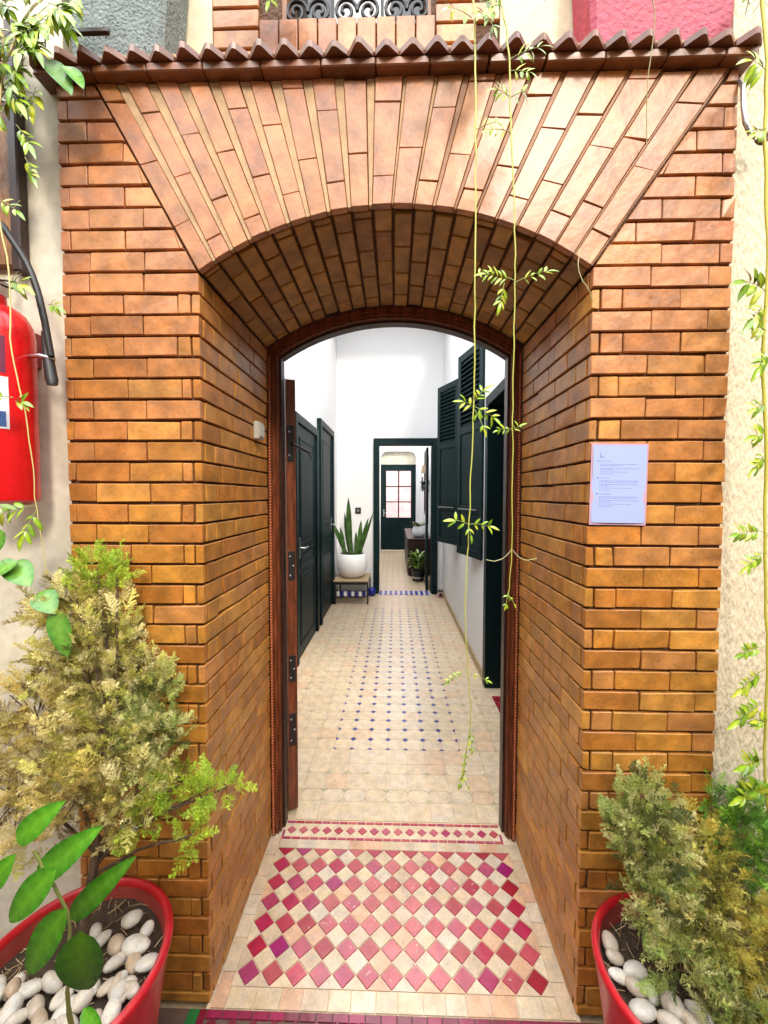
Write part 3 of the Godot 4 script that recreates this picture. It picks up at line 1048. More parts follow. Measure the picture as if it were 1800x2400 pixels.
# a panelled leaf standing in the plane x = const or z = const; local: width along +x, face towards +z
func panelled(parent: Node, w: float, y0: float, y1: float, th: float, m: Material, xf: Transform3D, rows_: Array) -> void:
	var a := MB.new()
	a.box(Vector3(0, y0, -th), Vector3(w, y1, 0), 0.002, Color.WHITE, xf)
	var leaf := part("door_panel", a, m, parent)
	for r in rows_:
		var f := MB.new()
		var lo := Vector3(w * 0.14, r[0], -0.001)
		var hi := Vector3(w * 0.86, r[1], 0.006)
		for e in [[Vector3(lo.x, lo.y, lo.z), Vector3(lo.x + 0.022, hi.y, 0.008)], [Vector3(hi.x - 0.022, lo.y, lo.z), Vector3(hi.x, hi.y, 0.008)], [Vector3(lo.x + 0.0225, lo.y, lo.z), Vector3(hi.x - 0.0225, lo.y + 0.022, 0.0078)], [Vector3(lo.x + 0.0225, hi.y - 0.022, lo.z), Vector3(hi.x - 0.0225, hi.y, 0.0078)]]:
			f.box(e[0], e[1], 0.003, Color.WHITE, xf)
		f.box(lo + Vector3(0.05, 0.05, 0), Vector3(hi.x - 0.05, hi.y - 0.05, 0.006), 0.005, Color.WHITE, xf)
		part("raised_moulding", f, m, leaf)

func lever(parent: Node, at: Vector3, out: Vector3, along: Vector3) -> void:
	var g := MB.new()
	g.box(Vector3(-0.018, -0.10, 0.0), Vector3(0.018, 0.10, 0.005), 0.002, Color.WHITE, Transform3D(Basis(along, Vector3.UP, out), at))
	g.tube([at, at + out * 0.045, at + out * 0.05 + along * 0.03, at + out * 0.05 + along * 0.12], [0.009, 0.009, 0.009, 0.007], 8)
	part("handle", g, M.steel, parent)

func build_doors() -> void:
	var xf := Transform3D(Basis(Vector3(0, 0, -1), Vector3.UP, Vector3.RIGHT), Vector3(-0.878, 0, -2.50))
	var d := thing("green_door", "dark green panelled door on the left corridor wall, the nearer of two", "door", Vector3.ZERO, 0.0, "green doors on the left corridor wall")
	slab("frame_post", Vector3(-0.9, 0, -2.50), Vector3(-0.855, 2.30, -2.43), M.green, d, 0.004)
	slab("frame_post", Vector3(-0.9, 0, -3.49), Vector3(-0.855, 2.30, -3.40), M.green, d, 0.004)
	slab("frame_head", Vector3(-0.9, 2.22, -3.3995), Vector3(-0.855, 2.30, -2.5005), M.green, d, 0.004)
	panelled(d, 0.898, 0.01, 2.218, 0.02, M.green, xf, [[0.12, 0.80], [0.86, 1.02], [1.08, 2.10]])
	lever(d, Vector3(-0.876, 1.06, -2.62), Vector3.RIGHT, Vector3(0, 0, -1))
	xf.origin = Vector3(-0.878, 0, -3.69)
	d = thing("green_door", "dark green panelled door on the left corridor wall, beside the snake plant", "door", Vector3.ZERO, 0.0, "green doors on the left corridor wall")
	slab("frame_post", Vector3(-0.9, 0, -3.69), Vector3(-0.85, 2.46, -3.61), M.green, d, 0.004)
	slab("frame_post", Vector3(-0.9, 0, -4.65), Vector3(-0.85, 2.46, -4.57), M.green, d, 0.004)
	slab("frame_head", Vector3(-0.9, 2.38, -4.5695), Vector3(-0.85, 2.46, -3.6905), M.green, d, 0.004)
	panelled(d, 0.878, 0.01, 2.378, 0.02, M.green, xf, [[0.12, 0.85], [0.95, 1.12], [1.2, 2.25]])
	lever(d, Vector3(-0.876, 1.15, -4.48), Vector3.RIGHT, Vector3(0, 0, 1))
	# side doorway on the right
	d = thing("side_door", "dark green door set back in the right corridor doorway near the entrance", "door")
	slab("frame_post", Vector3(0.745, 0, -2.17), Vector3(0.93, 2.345, -2.0815), M.green, d, 0.004)
	slab("frame_post", Vector3(0.745, 0, -1.018), Vector3(0.93, 2.345, -0.93), M.green, d, 0.004)
	slab("frame_head", Vector3(0.745, 2.265, -2.081), Vector3(0.93, 2.345, -1.0185), M.green, d, 0.004)
	xf = Transform3D(Basis(Vector3(0, 0, 1), Vector3.UP, Vector3.LEFT), Vector3(0.875, 0, -2.08))
	panelled(d, 1.06, 0.01, 2.262, 0.03, M.green, xf, [[0.12, 0.95], [1.08, 2.1]])
	# far doorway
	d = thing("far_door_frame", "dark green door frame of the doorway at the end of the corridor", "door frame")
	slab("frame_post", Vector3(-0.32, 0, -5.43), Vector3(-0.232, 2.445, -5.20), M.green, d, 0.004)
	slab("frame_post", Vector3(0.592, 0, -5.43), Vector3(0.685, 2.445, -5.20), M.green, d, 0.004)
	slab("frame_head", Vector3(-0.2315, 2.345, -5.43), Vector3(0.5915, 2.445, -5.20), M.green, d, 0.004)
	d = thing("open_green_door", "dark green door leaf folded open behind the far doorway on its right side", "door")
	xf = Transform3D(Basis(Vector3(0.06, 0, -1).normalized(), Vector3.UP, Vector3(-1, 0, -0.06).normalized()), Vector3(0.555, 0, -5.44))
	panelled(d, 0.82, 0.01, 2.33, 0.035, M.green, Transform3D(Basis(xf.basis.x, Vector3.UP, -xf.basis.x.cross(Vector3.UP) * -1.0), xf.origin), [[0.12, 0.95], [1.08, 2.2]])
	# glazed door at the very end
	d = thing("glazed_door", "dark green door with six pale pink panes at the far end of the house", "door")
	var z0 := -10.345
	var z1 := -10.30
	slab("stile", Vector3(-0.384, 0.01, z0), Vector3(-0.232, 2.42, z1), M.green, d)
	slab("stile", Vector3(0.462, 0.01, z0), Vector3(0.599, 2.42, z1), M.green, d)
	slab("rail", Vector3(-0.2318, 2.24, z0), Vector3(0.4618, 2.42, z1), M.green, d)
	slab("rail", Vector3(-0.2318, 0.01, z0), Vector3(0.4618, 0.93, z1), M.green, d)
	slab("glazing_bar", Vector3(0.10, 0.9305, z0 + 0.008), Vector3(0.134, 2.2395, z1 - 0.006), M.green, d)
	for k in 2:
		var y := 1.355 + k * 0.435
		slab("glazing_bar", Vector3(-0.2317, y, z0 + 0.01), Vector3(0.0997, y + 0.03, z1 - 0.008), M.green, d)
		slab("glazing_bar", Vector3(0.1343, y, z0 + 0.01), Vector3(0.4617, y + 0.03, z1 - 0.008), M.green, d)
	for i in 2:
		for j in 3:
			slab("pane", Vector3(-0.231 + i * 0.366, [0.931, 1.386, 1.821][j], -10.326), Vector3(0.0995 + i * 0.3615, [1.354, 1.789, 2.239][j], -10.322), M.glass, d, 0.0)
	lever(d, Vector3(-0.30, 1.06, z1), Vector3.BACK, Vector3.RIGHT)
	# shutters
	for s in [[Vector3(0.74, 0, -3.47), Vector3(0.553, 0, -3.91), 0.985, 2.87, "louvred dark green shutter leaf, the farther of the pair by the corridor window"], [Vector3(0.766, 0, -2.31), Vector3(0.637, 0, -2.82), 1.00, 2.88, "louvred dark green shutter leaf, the nearer of the pair by the corridor window"]]:
		var near: Vector3 = s[0]
		var far: Vector3 = s[1]
		var dirx := (far - near).normalized()
		var w := near.distance_to(far)
		var face := Vector3.UP.cross(dirx) # towards the corridor
		if face.x > 0.0:
			face = -face
		var y0: float = s[2]
		var y1: float = s[3]
		var hgt := y1 - y0
		var sh := thing("shutter_leaf", s[4], "shutter", Vector3(near.x, 0.0, near.z), 0.0, "window shutters in the corridor")
		var bs := Transform3D(Basis(dirx, Vector3.UP, face), Vector3.ZERO)
		var mk := func(called: String, lo: Vector3, hi: Vector3) -> MeshInstance3D:
			var b := MB.new()
			b.box(lo, hi, 0.003, Color.WHITE, bs)
			return part(called, b, M.green, sh)
		mk.call("stile", Vector3(0, y0, -0.018), Vector3(0.065, y1, 0.018))
		mk.call("stile", Vector3(w - 0.065, y0, -0.018), Vector3(w, y1, 0.018))
		var ym := y0 + hgt * 0.60
		for yy in [y0, y0 + hgt * 0.21, ym, y1 - 0.07]:
			mk.call("rail", Vector3(0.0652, yy, -0.0175), Vector3(w - 0.0652, yy + 0.07, 0.0175))
		mk.call("shutter_panel", Vector3(0.0655, y0 + 0.0705, -0.008), Vector3(w - 0.0655, y0 + hgt * 0.21 - 0.0005, 0.008))
		mk.call("shutter_panel", Vector3(0.0655, y0 + hgt * 0.21 + 0.0705, -0.008), Vector3(w - 0.0655, ym - 0.0005, 0.008))
		mk.call("shutter_panel", Vector3(0.0655, ym + 0.0705, -0.0175), Vector3(w - 0.0655, y1 - 0.0705, -0.0145))
		var n := 14
		var span := y1 - 0.07 - (ym + 0.07)
		for k in n:
			var b := MB.new()
			var yc := ym + 0.07 + span * (k + 0.5) / n
			b.box(Vector3(0.0655, -0.023, -0.004), Vector3(w - 0.0655, 0.023, 0.004), 0.001, Color.WHITE, Transform3D(bs.basis * Basis(Vector3.RIGHT, -0.75), Vector3(0, yc, 0)))
			part("slat", b, M.green, sh)
		var latch := MB.new()
		latch.tube([bs * Vector3(0.08, y0 + hgt * 0.21 + 0.035, 0.024), bs * Vector3(w - 0.05, y0 + hgt * 0.21 + 0.035, 0.024)], [0.005], 6)
		part("latch_bar", latch, M.steel, sh)
	d = thing("corridor_window", "dark window behind the green shutters on the right corridor wall", "window")
	slab("window_frame", Vector3(0.762, 1.0, -3.86), Vector3(0.785, 2.88, -3.80), M.green, d)
	slab("window_frame", Vector3(0.762, 1.0, -2.40), Vector3(0.785, 2.88, -2.34), M.green, d)
	slab("pane", Vector3(0.764, 1.0, -3.799), Vector3(0.78, 2.88, -2.401), M.dark_glass, d)

# ------------------------------------------------------------------ furniture of the corridor
func blade(mb: MB, base: Vector3, tip: Vector3, w: float, face: Vector3, col: Color) -> void:
	var n := 7
	var d := (tip - base).normalized()
	var side := d.cross(face).normalized()
	var up := side.cross(d)
	var P := []
	for i in n + 1:
		var f := float(i) / n
		var ww := w * 0.5 * (0.62 + 0.5 * sin(PI * minf(f * 0.85 + 0.1, 1.0))) * (1.0 if f < 0.72 else sqrt(maxf(0.0, (1.0 - f) / 0.28)))
		var m := base.lerp(tip, f) + up * 0.02 * sin(f * 4.0)
		P.append([m + side * ww + up * ww * 0.35, m, m - side * ww + up * ww * 0.35])
	for i in n:
		for h in 2:
			var nn := (up - side * (0.35 if h == 0 else -0.35)).normalized()
			var cc := col * (0.8 if i % 2 == 0 else 1.1)
			cc.a = 1.0
			mb.ts(P[i][h], P[i][h + 1], P[i + 1][h + 1], nn, up, up, cc)
			mb.ts(P[i][h], P[i + 1][h + 1], P[i + 1][h], nn, up, nn, cc)

func build_corridor_things() -> void:
	var t := thing("plant_table", "low black iron table with a tiled top holding the white flower pot", "table", Vector3(-0.60, 0, -4.84))
	var xs := [-0.245, 0.22]
	slab("tabletop", Vector3(-0.26, 0.325, -0.30), Vector3(0.24, 0.345, 0.30), M.ochre, t, 0.003)
	slab("apron", Vector3(-0.255, 0.285, 0.272), Vector3(0.235, 0.3245, 0.290), M.black, t)
	slab("apron", Vector3(-0.255, 0.285, -0.29), Vector3(-0.238, 0.3245, 0.2715), M.black, t)
	slab("apron", Vector3(0.218, 0.285, -0.29), Vector3(0.235, 0.3245, 0.2715), M.black, t)
	for x in xs:
		for z in [-0.28, 0.262]:
			slab("leg", Vector3(x, 0.0, z), Vector3(x + 0.022, 0.2845, z + 0.022), M.black, t, 0.002)
	slab("shelf_rail", Vector3(-0.222, 0.10, 0.264), Vector3(0.2195, 0.115, 0.28), M.black, t)
	slab("shelf_rail", Vector3(-0.222, 0.19, 0.264), Vector3(0.2195, 0.20, 0.28), M.black, t)
	for i in 8:
		slab("blue_tile" if i % 2 else "white_tile", Vector3(-0.21 + i * 0.0525, 0.117, 0.266), Vector3(-0.21 + i * 0.0525 + 0.038, 0.188, 0.276), M.blue if i % 2 else M.pot_white, t)
	t = thing("flower_pot", "round white glossy flower pot standing on the low table", "flower pot", Vector3(-0.615, 0.3455, -4.83))
	var mb := MB.new()
	mb.lathe([Vector2(0, 0), Vector2(0.12, 0), Vector2(0.165, 0.03), Vector2(0.208, 0.10), Vector2(0.226, 0.19), Vector2(0.222, 0.27), Vector2(0.205, 0.335), Vector2(0.196, 0.352), Vector2(0.186, 0.352), Vector2(0.184, 0.335)], 40)
	part("pot_bowl", mb, M.pot_white, t)
	mb = MB.new()
	mb.lathe([Vector2(0.188, 0.325), Vector2(0.1, 0.334), Vector2(0, 0.336)], 20)
	part("soil", mb, M.soil, t)
	t = thing("snake_plant", "upright dark green snake plant growing in the white pot", "plant", Vector3(-0.615, 0.675, -4.83))
	for b in [[-0.02, 0.02, -0.06, 0.0, 0.86, 0.075], [-0.09, -0.02, -0.30, 0.03, 0.50, 0.06], [-0.11, 0.05, -0.17, 0.06, 0.42, 0.055], [0.09, 0.0, 0.13, -0.02, 0.52, 0.06], [0.12, 0.04, 0.24, 0.05, 0.56, 0.055], [0.05, 0.09, 0.07, 0.12, 0.36, 0.05], [-0.04, -0.06, -0.13, -0.09, 0.63, 0.05], [0.0, 0.1, -0.02, 0.13, 0.33, 0.055], [0.1, -0.07, 0.31, -0.1, 0.64, 0.035]]:
		mb = MB.new()
		blade(mb, Vector3(b[0], -0.02, b[1]), Vector3(b[2], b[4], b[3]), b[5], Vector3(rf(-0.5, 0.5), 0, 1), Color(0.055, 0.12, 0.03) * rf(0.8, 1.3))
		part("blade_leaf", mb, M.leaf, t)
	t = thing("blue_block", "small deep blue glazed block on the floor between table and far doorway", "tile block", Vector3(-0.345, 0.001, -5.09))
	mb = MB.new()
	mb.lathe([Vector2(0, 0), Vector2(0.05, 0), Vector2(0.07, 0.03), Vector2(0.07, 0.09), Vector2(0.05, 0.12), Vector2(0, 0.125)], 8)
	part("block_body", mb, M.blue, t)
	t = thing("door_stop_box", "small square box on the floor by the right foot of the far doorway", "box", Vector3(0.72, 0.001, -5.02))
	slab("box_body", Vector3(-0.045, 0, -0.05), Vector3(0.03, 0.09, 0.05), M.rose, t, 0.004)
	slab("box_lid", Vector3(-0.048, 0.0905, -0.053), Vector3(0.033, 0.10, 0.053), M.wood_dark, t, 0.003)
	slab("dark_front", Vector3(-0.03, 0.02, 0.0505), Vector3(0.016, 0.07, 0.053), M.wood_dark, t, 0.001)
	t = thing("light_switch", "small dark grey light switch on the white end wall", "switch", Vector3(-0.566, 1.315, -5.25))
	slab("switch_plate", Vector3(-0.045, -0.048, -0.001), Vector3(0.045, 0.048, 0.012), M.black, t, 0.003)
	slab("rocker", Vector3(-0.018, -0.022, 0.0125), Vector3(0.018, 0.022, 0.017), M.steel, t, 0.002)
	t = thing("light_switch", "cream plastic double switch on the left brick reveal by the door frame", "switch", Vector3(XA + 0.001, 1.815, -0.465))
	slab("switch_box", Vector3(-0.001, -0.035, -0.032), Vector3(0.022, 0.035, 0.032), M.plastic, t, 0.004)
	slab("rocker", Vector3(0.0222, -0.025, -0.026), Vector3(0.0275, 0.025, -0.001), M.plastic, t, 0.002)
	slab("rocker", Vector3(0.0222, -0.025, 0.001), Vector3(0.0275, 0.025, 0.026), M.plastic, t, 0.002)
	# second corridor
	t = thing("sideboard", "long dark brown sideboard against the right wall beyond the far doorway", "sideboard", Vector3(0.48, 0, -7.6))
	slab("sideboard_body", Vector3(-0.21, 0.03, -1.4), Vector3(0.235, 0.70, 1.0), M.wood_dark, t, 0.004)
	slab("sideboard_top", Vector3(-0.225, 0.7005, -1.42), Vector3(0.237, 0.73, 1.02), M.wood_dark, t, 0.004)
	for i in 4:
		slab("cabinet_door", Vector3(-0.222, 0.08, -1.36 + i * 0.59), Vector3(-0.2105, 0.66, -0.82 + i * 0.59), M.wood_dark, t, 0.003)
	t = thing("white_jar", "white rounded jar with leaves standing on the dark sideboard", "jar", Vector3(0.50, 0.731, -6.95))
	mb = MB.new()
	mb.lathe([Vector2(0, 0), Vector2(0.09, 0), Vector2(0.13, 0.05), Vector2(0.14, 0.12), Vector2(0.12, 0.19), Vector2(0.10, 0.21), Vector2(0.09, 0.20), Vector2(0, 0.19)], 24)
	part("jar_body", mb, M.pot_white, t)
	mb = MB.new()
	for k in 26:
		var a := rf(0, TAU)
		mb.leaf(Vector3(cos(a) * 0.05, 0.2, sin(a) * 0.05), Vector3(cos(a), rf(0.4, 2.0), sin(a)), Vector3.UP, rf(0.10, 0.22), 0.045, 0.8, 3, Color(0.12, 0.16, 0.03) * rf(0.6, 1.4))
	stuff(part("foliage", mb, M.leaf, t))
	t = thing("potted_plant", "green leafy plant in a striped dark pot below the sideboard", "plant", Vector3(0.44, 0.001, -6.20))
	mb = MB.new()
	mb.lathe([Vector2(0, 0), Vector2(0.10, 0), Vector2(0.12, 0.2), Vector2(0.11, 0.2), Vector2(0, 0.19)], 20)
	part("plant_pot", mb, M.black, t)
	mb = MB.new()
	mb.lathe([Vector2(0.1075, 0.06), Vector2(0.112, 0.06), Vector2(0.1145, 0.085), Vector2(0.108, 0.085)], 20)
	part("pale_band", mb, M.steel, t)
	mb = MB.new()
	for k in 90:
		var a := rf(0, TAU)
		mb.leaf(Vector3(cos(a) * 0.05, 0.2 + rf(0, 0.25), sin(a) * 0.05), Vector3(cos(a), rf(0.3, 2.6), sin(a)), Vector3.UP, rf(0.10, 0.2), 0.06, 1.0, 3, Color(0.12, 0.26, 0.03) * rf(0.6, 1.5))
	stuff(part("foliage", mb, M.leaf, t))
	t = thing("wall_mirror", "dark framed mirror hanging on the right wall beyond the far doorway", "mirror", Vector3(0.72, 1.75, -7.9))
	slab("mirror_glass", Vector3(-0.018, -0.55, -0.35), Vector3(-0.012, 0.75, 0.35), M.mirror, t)
	slab("mirror_frame", Vector3(-0.03, -0.62, -0.42), Vector3(0.0, 0.82, -0.3505), M.wood_dark, t)
	slab("mirror_frame", Vector3(-0.03, -0.62, 0.3505), Vector3(0.0, 0.82, 0.42), M.wood_dark, t)
	slab("mirror_frame", Vector3(-0.03, 0.7505, -0.35), Vector3(0.0, 0.82, 0.35), M.wood_dark, t)
	slab("mirror_frame", Vector3(-0.03, -0.62, -0.35), Vector3(0.0, -0.5505, 0.35), M.wood_dark, t)
	t = thing("wall_lantern", "dark wall lantern with a pale shade and trailing leaves beyond the far doorway", "lantern", Vector3(0.62, 1.55, -7.2))
	mb = MB.new()
	mb.lathe([Vector2(0, 0.62), Vector2(0.05, 0.62), Vector2(0.07, 0.46), Vector2(0.0, 0.46)], 12)
	part("lantern_shade", mb, M.ochre, t)
	mb = MB.new()
	mb.tube([Vector3(0.10, 0.3, 0), Vector3(0.0, 0.3, 0), Vector3(0, 0.46, 0)], [0.012], 6)
	mb.lathe([Vector2(0, 0.12), Vector2(0.06, 0.12), Vector2(0.075, 0.29), Vector2(0, 0.29)], 12)
	part("lantern_bracket", mb, M.iron, t)
	mb = MB.new()
	for k in 40:
		var a := rf(0, TAU)
		mb.leaf(Vector3(cos(a) * 0.05, rf(0.1, 0.4), sin(a) * 0.05), Vector3(cos(a), rf(-1.4, 0.8), sin(a)), Vector3.UP, rf(0.06, 0.12), 0.035, 1.0, 3, Color(0.03, 0.06, 0.025) * rf(0.6, 1.5))
	stuff(part("foliage", mb, M.leaf, t))

# ------------------------------------------------------------------ things on the facade
func build_notice() -> void:
	var W := 320
	var H := 464
	var im := Image.create(W, H, false, Image.FORMAT_RGB8)
	im.fill(Color(0.615, 0.67, 0.84))
	var ink := Color(0.32, 0.35, 0.55)
	var dark := Color(0.22, 0.24, 0.45)
	# small line mark at the head, then three short headed paragraphs of fine print
	im.fill_rect(Rect2i(42, 44, 3, 34), ink)
	im.fill_rect(Rect2i(46, 66, 18, 3), ink)
	im.fill_rect(Rect2i(46, 75, 26, 2), ink)
	var r2 := RandomNumberGenerator.new()
	r2.seed = 5
	for b in [[94, 66, [[112, 220], [121, 130], [138, 240], [146, 80], [158, 170], [170, 78]]], [194, 56, [[210, 235], [219, 226], [233, 236], [242, 60], [254, 205], [266, 70]]], [290, 74, [[306, 232], [315, 222], [329, 244], [338, 70], [350, 190], [363, 76]]]]:
		im.fill_rect(Rect2i(26, b[0] - 2, 9, 6), dark)
		_words(im, r2, 42, b[0], b[1], dark)
		for l in b[2]:
			_words(im, r2, 42, l[0], l[1], ink)
	var tex := ImageTexture.create_from_image(im)
	var t := thing("paper_notice", "pale bluish printed notice sheet taped to the right brick pier", "notice", Vector3(0.6475, 1.59, 0.004))
	t.rotation.z = -0.012
	var mb := MB.new()
	# a sheet that bows slightly
	var nx := 8
	var ny := 10
	var w := 0.148
	var h := 0.218
	for i in nx:
		for j in ny:
			var P := []
			var U := []
			for k in [[0, 0], [1, 0], [1, 1], [0, 1]]:
				var u: float = float(i + k[0]) / nx
				var v2: float = float(j + k[1]) / ny
				P.append(Vector3((u - 0.5) * w, (0.5 - v2) * h, 0.0015 + 0.003 * sin(u * PI) * (0.5 + 0.5 * v2) + 0.0012 * sin(v2 * 7.0)))
				U.append(Vector2(u, v2))
			var nn := Vector3(-0.06 * cos(float(i) / nx * PI), 0, 1).normalized()
			mb.ts(P[0], P[1], P[2], nn, nn, nn, Color.WHITE, U[0], U[1], U[2])
			mb.ts(P[0], P[2], P[3], nn, nn, nn, Color.WHITE, U[0], U[2], U[3])
	var pm := StandardMaterial3D.new()
	pm.albedo_texture = tex
	pm.roughness = 0.3
	part("printed_sheet", mb, pm, t)
	var sl := StandardMaterial3D.new()
	sl.albedo_color = Color(0.74, 0.58, 0.64)
	sl.roughness = 0.3
	mb = MB.new()
	mb.box(Vector3(-0.079, -0.1155, -0.0018), Vector3(0.079, 0.1145, 0.0006))
	part("sleeve_border", mb, sl, t)

func _words(im: Image, r2: RandomNumberGenerator, x: int, y: int, length: int, col: Color) -> void:
	var e := x + length
	while x < e:
		var w := r2.randi_range(6, 20)
		for k in w:
			if x + k >= e:
				break
			if (k * 7 + y) % 5 != 4:
				im.fill_rect(Rect2i(x + k, y + (k * 3) % 2, 1, 3), col)
		x += w + 4

func build_extinguisher() -> void:
	var mb: MB
	var t: Node3D
	t = thing("fire_extinguisher", "red fire extinguisher with black hose hanging on the left wall", "fire extinguisher", Vector3(-1.062, 1.53, 0.075))
	mb = MB.new()
	mb.lathe([Vector2(0, 0.005), Vector2(0.055, 0.0), Vector2(0.078, 0.012), Vector2(0.080, 0.03), Vector2(0.080, 0.46), Vector2(0.076, 0.49), Vector2(0.062, 0.518), Vector2(0.04, 0.535), Vector2(0.022, 0.542), Vector2(0.020, 0.565), Vector2(0, 0.566)], 40)
	part("cylinder", mb, M.red_gloss, t)
	mb = MB.new()
	mb.box(Vector3(-0.02, 0.565, -0.02), Vector3(0.025, 0.605, 0.02), 0.006)
	part("valve", mb, M.steel, t)
	mb = MB.new()
	mb.box(Vector3(-0.02, 0.606, -0.012), Vector3(0.09, 0.622, 0.012), 0.004, Color.WHITE, Transform3D(Basis(Vector3.BACK, 0.25), Vector3.ZERO))
	part("lever", mb, M.maroon, t)
	mb = MB.new()
	var ring := []
	for k in 13:
		ring.append(Vector3(0.055 + 0.022 * cos(TAU * k / 12.0), 0.585, 0.022 * sin(TAU * k / 12.0) + 0.02))
	mb.tube(ring, [0.003], 6, Color.WHITE, false)
	part("pull_ring", mb, M.black, t)
	slab("wall_bracket", Vector3(-0.03, 0.40, -0.104), Vector3(0.03, 0.50, -0.0815), M.maroon, t)
	# hose and horn (world points less the thing's base)
	mb = MB.new()
	var pts := []
	var cv := Curve3D.new()
	for p in [Vector3(-1.05, 2.115, 0.082), Vector3(-1.06, 2.22, 0.09), Vector3(-1.027, 2.268, 0.10), Vector3(-0.991, 2.228, 0.10), Vector3(-0.944, 2.138, 0.095), Vector3(-0.918, 2.02, 0.09), Vector3(-0.908, 1.93, 0.085)]:
		cv.add_point(p - t.position)
	for k in cv.point_count:
		var tang := (cv.get_point_position(mini(k + 1, cv.point_count - 1)) - cv.get_point_position(maxi(k - 1, 0))) * 0.2
		cv.set_point_in(k, -tang)
		cv.set_point_out(k, tang)
	for p in cv.tessellate(4, 3):
		pts.append(p)
	mb.tube(pts, [0.0085], 10)
	part("hose", mb, M.black, t)
	mb = MB.new()
	mb.tube([Vector3(-0.935, 2.0, 0.07) - t.position, Vector3(-0.925, 1.93, 0.075) - t.position, Vector3(-0.912, 1.868, 0.08) - t.position, Vector3(-0.911, 1.855, 0.08) - t.position], [0.009, 0.013, 0.015, 0.012], 12)
	part("horn", mb, M.black, t)
	mb = MB.new()
	mb.tube([Vector3(-0.98, 1.935, 0.07) - t.position, Vector3(-0.935, 1.93, 0.09) - t.position, Vector3(-0.905, 1.925, 0.075) - t.position], [0.006], 6)
	part("hose_clip", mb, M.steel, t)
	# wrap-round label: white lower block, dark purple upper block
	for l in [[0.20, 0.335, Color(0.80, 0.82, 0.86), -0.3, 0.98], [0.345, 0.44, Color(0.16, 0.006, 0.05), -0.3, 0.93], [0.205, 0.245, Color(0.05, 0.12, 0.35), 0.1, 0.90]]:
		mb = MB.new()
		for k in 8:
			var a0: float = lerpf(l[3], l[4], k / 8.0)
			var a1: float = lerpf(l[3], l[4], (k + 1) / 8.0)
			var R := 0.0806 if l[2].b < 0.3 or l[2].r > 0.5 else 0.0812
			var d0 := Vector3(sin(a0), 0, cos(a0))
			var d1 := Vector3(sin(a1), 0, cos(a1))
			for e in [[0, 0, 1], [0, 1, 1]]:
				pass
			var A: Vector3 = d0 * R + Vector3.UP * l[0]
			var B: Vector3 = d1 * R + Vector3.UP * l[0]
			var C: Vector3 = d1 * R + Vector3.UP * l[1]
			var D: Vector3 = d0 * R + Vector3.UP * l[1]
			mb.ts(A, B, C, d0, d1, d1, l[2])
			mb.ts(A, C, D, d0, d1, d0, l[2])
		part("label_patch", mb, M.stone, t)

func build_facade_things() -> void:
	var t := thing("window_shutter", "brown wooden shutter board on the left plaster wall above the extinguisher", "shutter", Vector3(-1.28, 2.52, -0.027))
	slab("shutter_panel", Vector3(-0.2, -0.30, 0.0), Vector3(0.195, 0.36, 0.022), M.planks, t, 0.004)
	slab("edge_batten", Vector3(0.1955, -0.32, 0.0), Vector3(0.224, 0.37, 0.034), M.wood_dark, t, 0.004)
	t = thing("cable_hook", "grey bent cable ending in a ring on the right plaster wall below the cornice", "hook", Vector3(0.941, 2.651, 0.0))
	var mb := MB.new()
	mb.tube([Vector3(0.012, 0.06, -0.03), Vector3(0.0, 0.0, 0.015), Vector3(0.0, -0.06, 0.02), Vector3(0.006, -0.10, 0.02), Vector3(0.02, -0.13, 0.02), Vector3(0.040, -0.143, 0.02)], [0.006], 8)
	part("cable", mb, M.steel, t)
	mb = MB.new()
	var ring := []
	for k in 15:
		ring.append(Vector3(0.05 + 0.014 * cos(TAU * k / 14.0), -0.14 + 0.014 * sin(TAU * k / 14.0), 0.02))
	mb.tube(ring, [0.005], 6, Color.WHITE, false)
	part("ring", mb, M.bark, t)
	# planters on the ledge
	t = thing("ledge_planter", "speckled grey square planter on the ledge above the cornice", "planter", Vector3(-0.765, 2.7665, -0.055))
	_square_pot(t, 0.128, 0.158, 0.36, M.grey_pot, 0.06)
	slab("bracket", Vector3(-0.08, -0.001, 0.122), Vector3(0.03, 0.012, 0.134), M.wood_dark, t)
	t = thing("ledge_planter", "bright pink red square planter on the ledge above the cornice", "planter", Vector3(0.735, 2.7665, -0.055))
	_square_pot(t, 0.185, 0.205, 0.36, M.pink_pot, 0.06)

func _square_pot(t: Node3D, a: float, b: float, h: float, m: Material, d: float) -> void:
	var p := []
	for k in 8:
		var w := b if k & 2 else a
		var dd := d * (1.05 if k & 2 else 1.0)
		p.append(Vector3(w if k & 1 else -w, h if k & 2 else 0.0, dd if k & 4 else -dd))
	var mb := MB.new()
	mb.hexa(p, 0.012)
	part("planter_body", mb, m, t)
	slab("soil", Vector3(-b + 0.02, h + 0.0005, -d), Vector3(b - 0.02, h + 0.008, d), M.soil, t)

# ------------------------------------------------------------------ plants
func smooth_line(pts: Array, wob := 0.0, per := 6) -> Array:
	var cv := Curve3D.new()
	for p in pts:
		cv.add_point(p)
	for k in pts.size():
		var tang: Vector3 = (pts[mini(k + 1, pts.size() - 1)] - pts[maxi(k - 1, 0)]) * 0.17
		cv.set_point_in(k, -tang)
		cv.set_point_out(k, tang)
	var out := []
	var n := (pts.size() - 1) * per
	for k in n + 1:
		out.append(cv.sample(mini(k / per, pts.size() - 2), (k - mini(k / per, pts.size() - 2) * per) / float(per)) + rv(wob))
	return out

const VINE_GREEN := [Color(0.20, 0.40, 0.02), Color(0.27, 0.47, 0.025), Color(0.14, 0.31, 0.02), Color(0.36, 0.48, 0.035)]

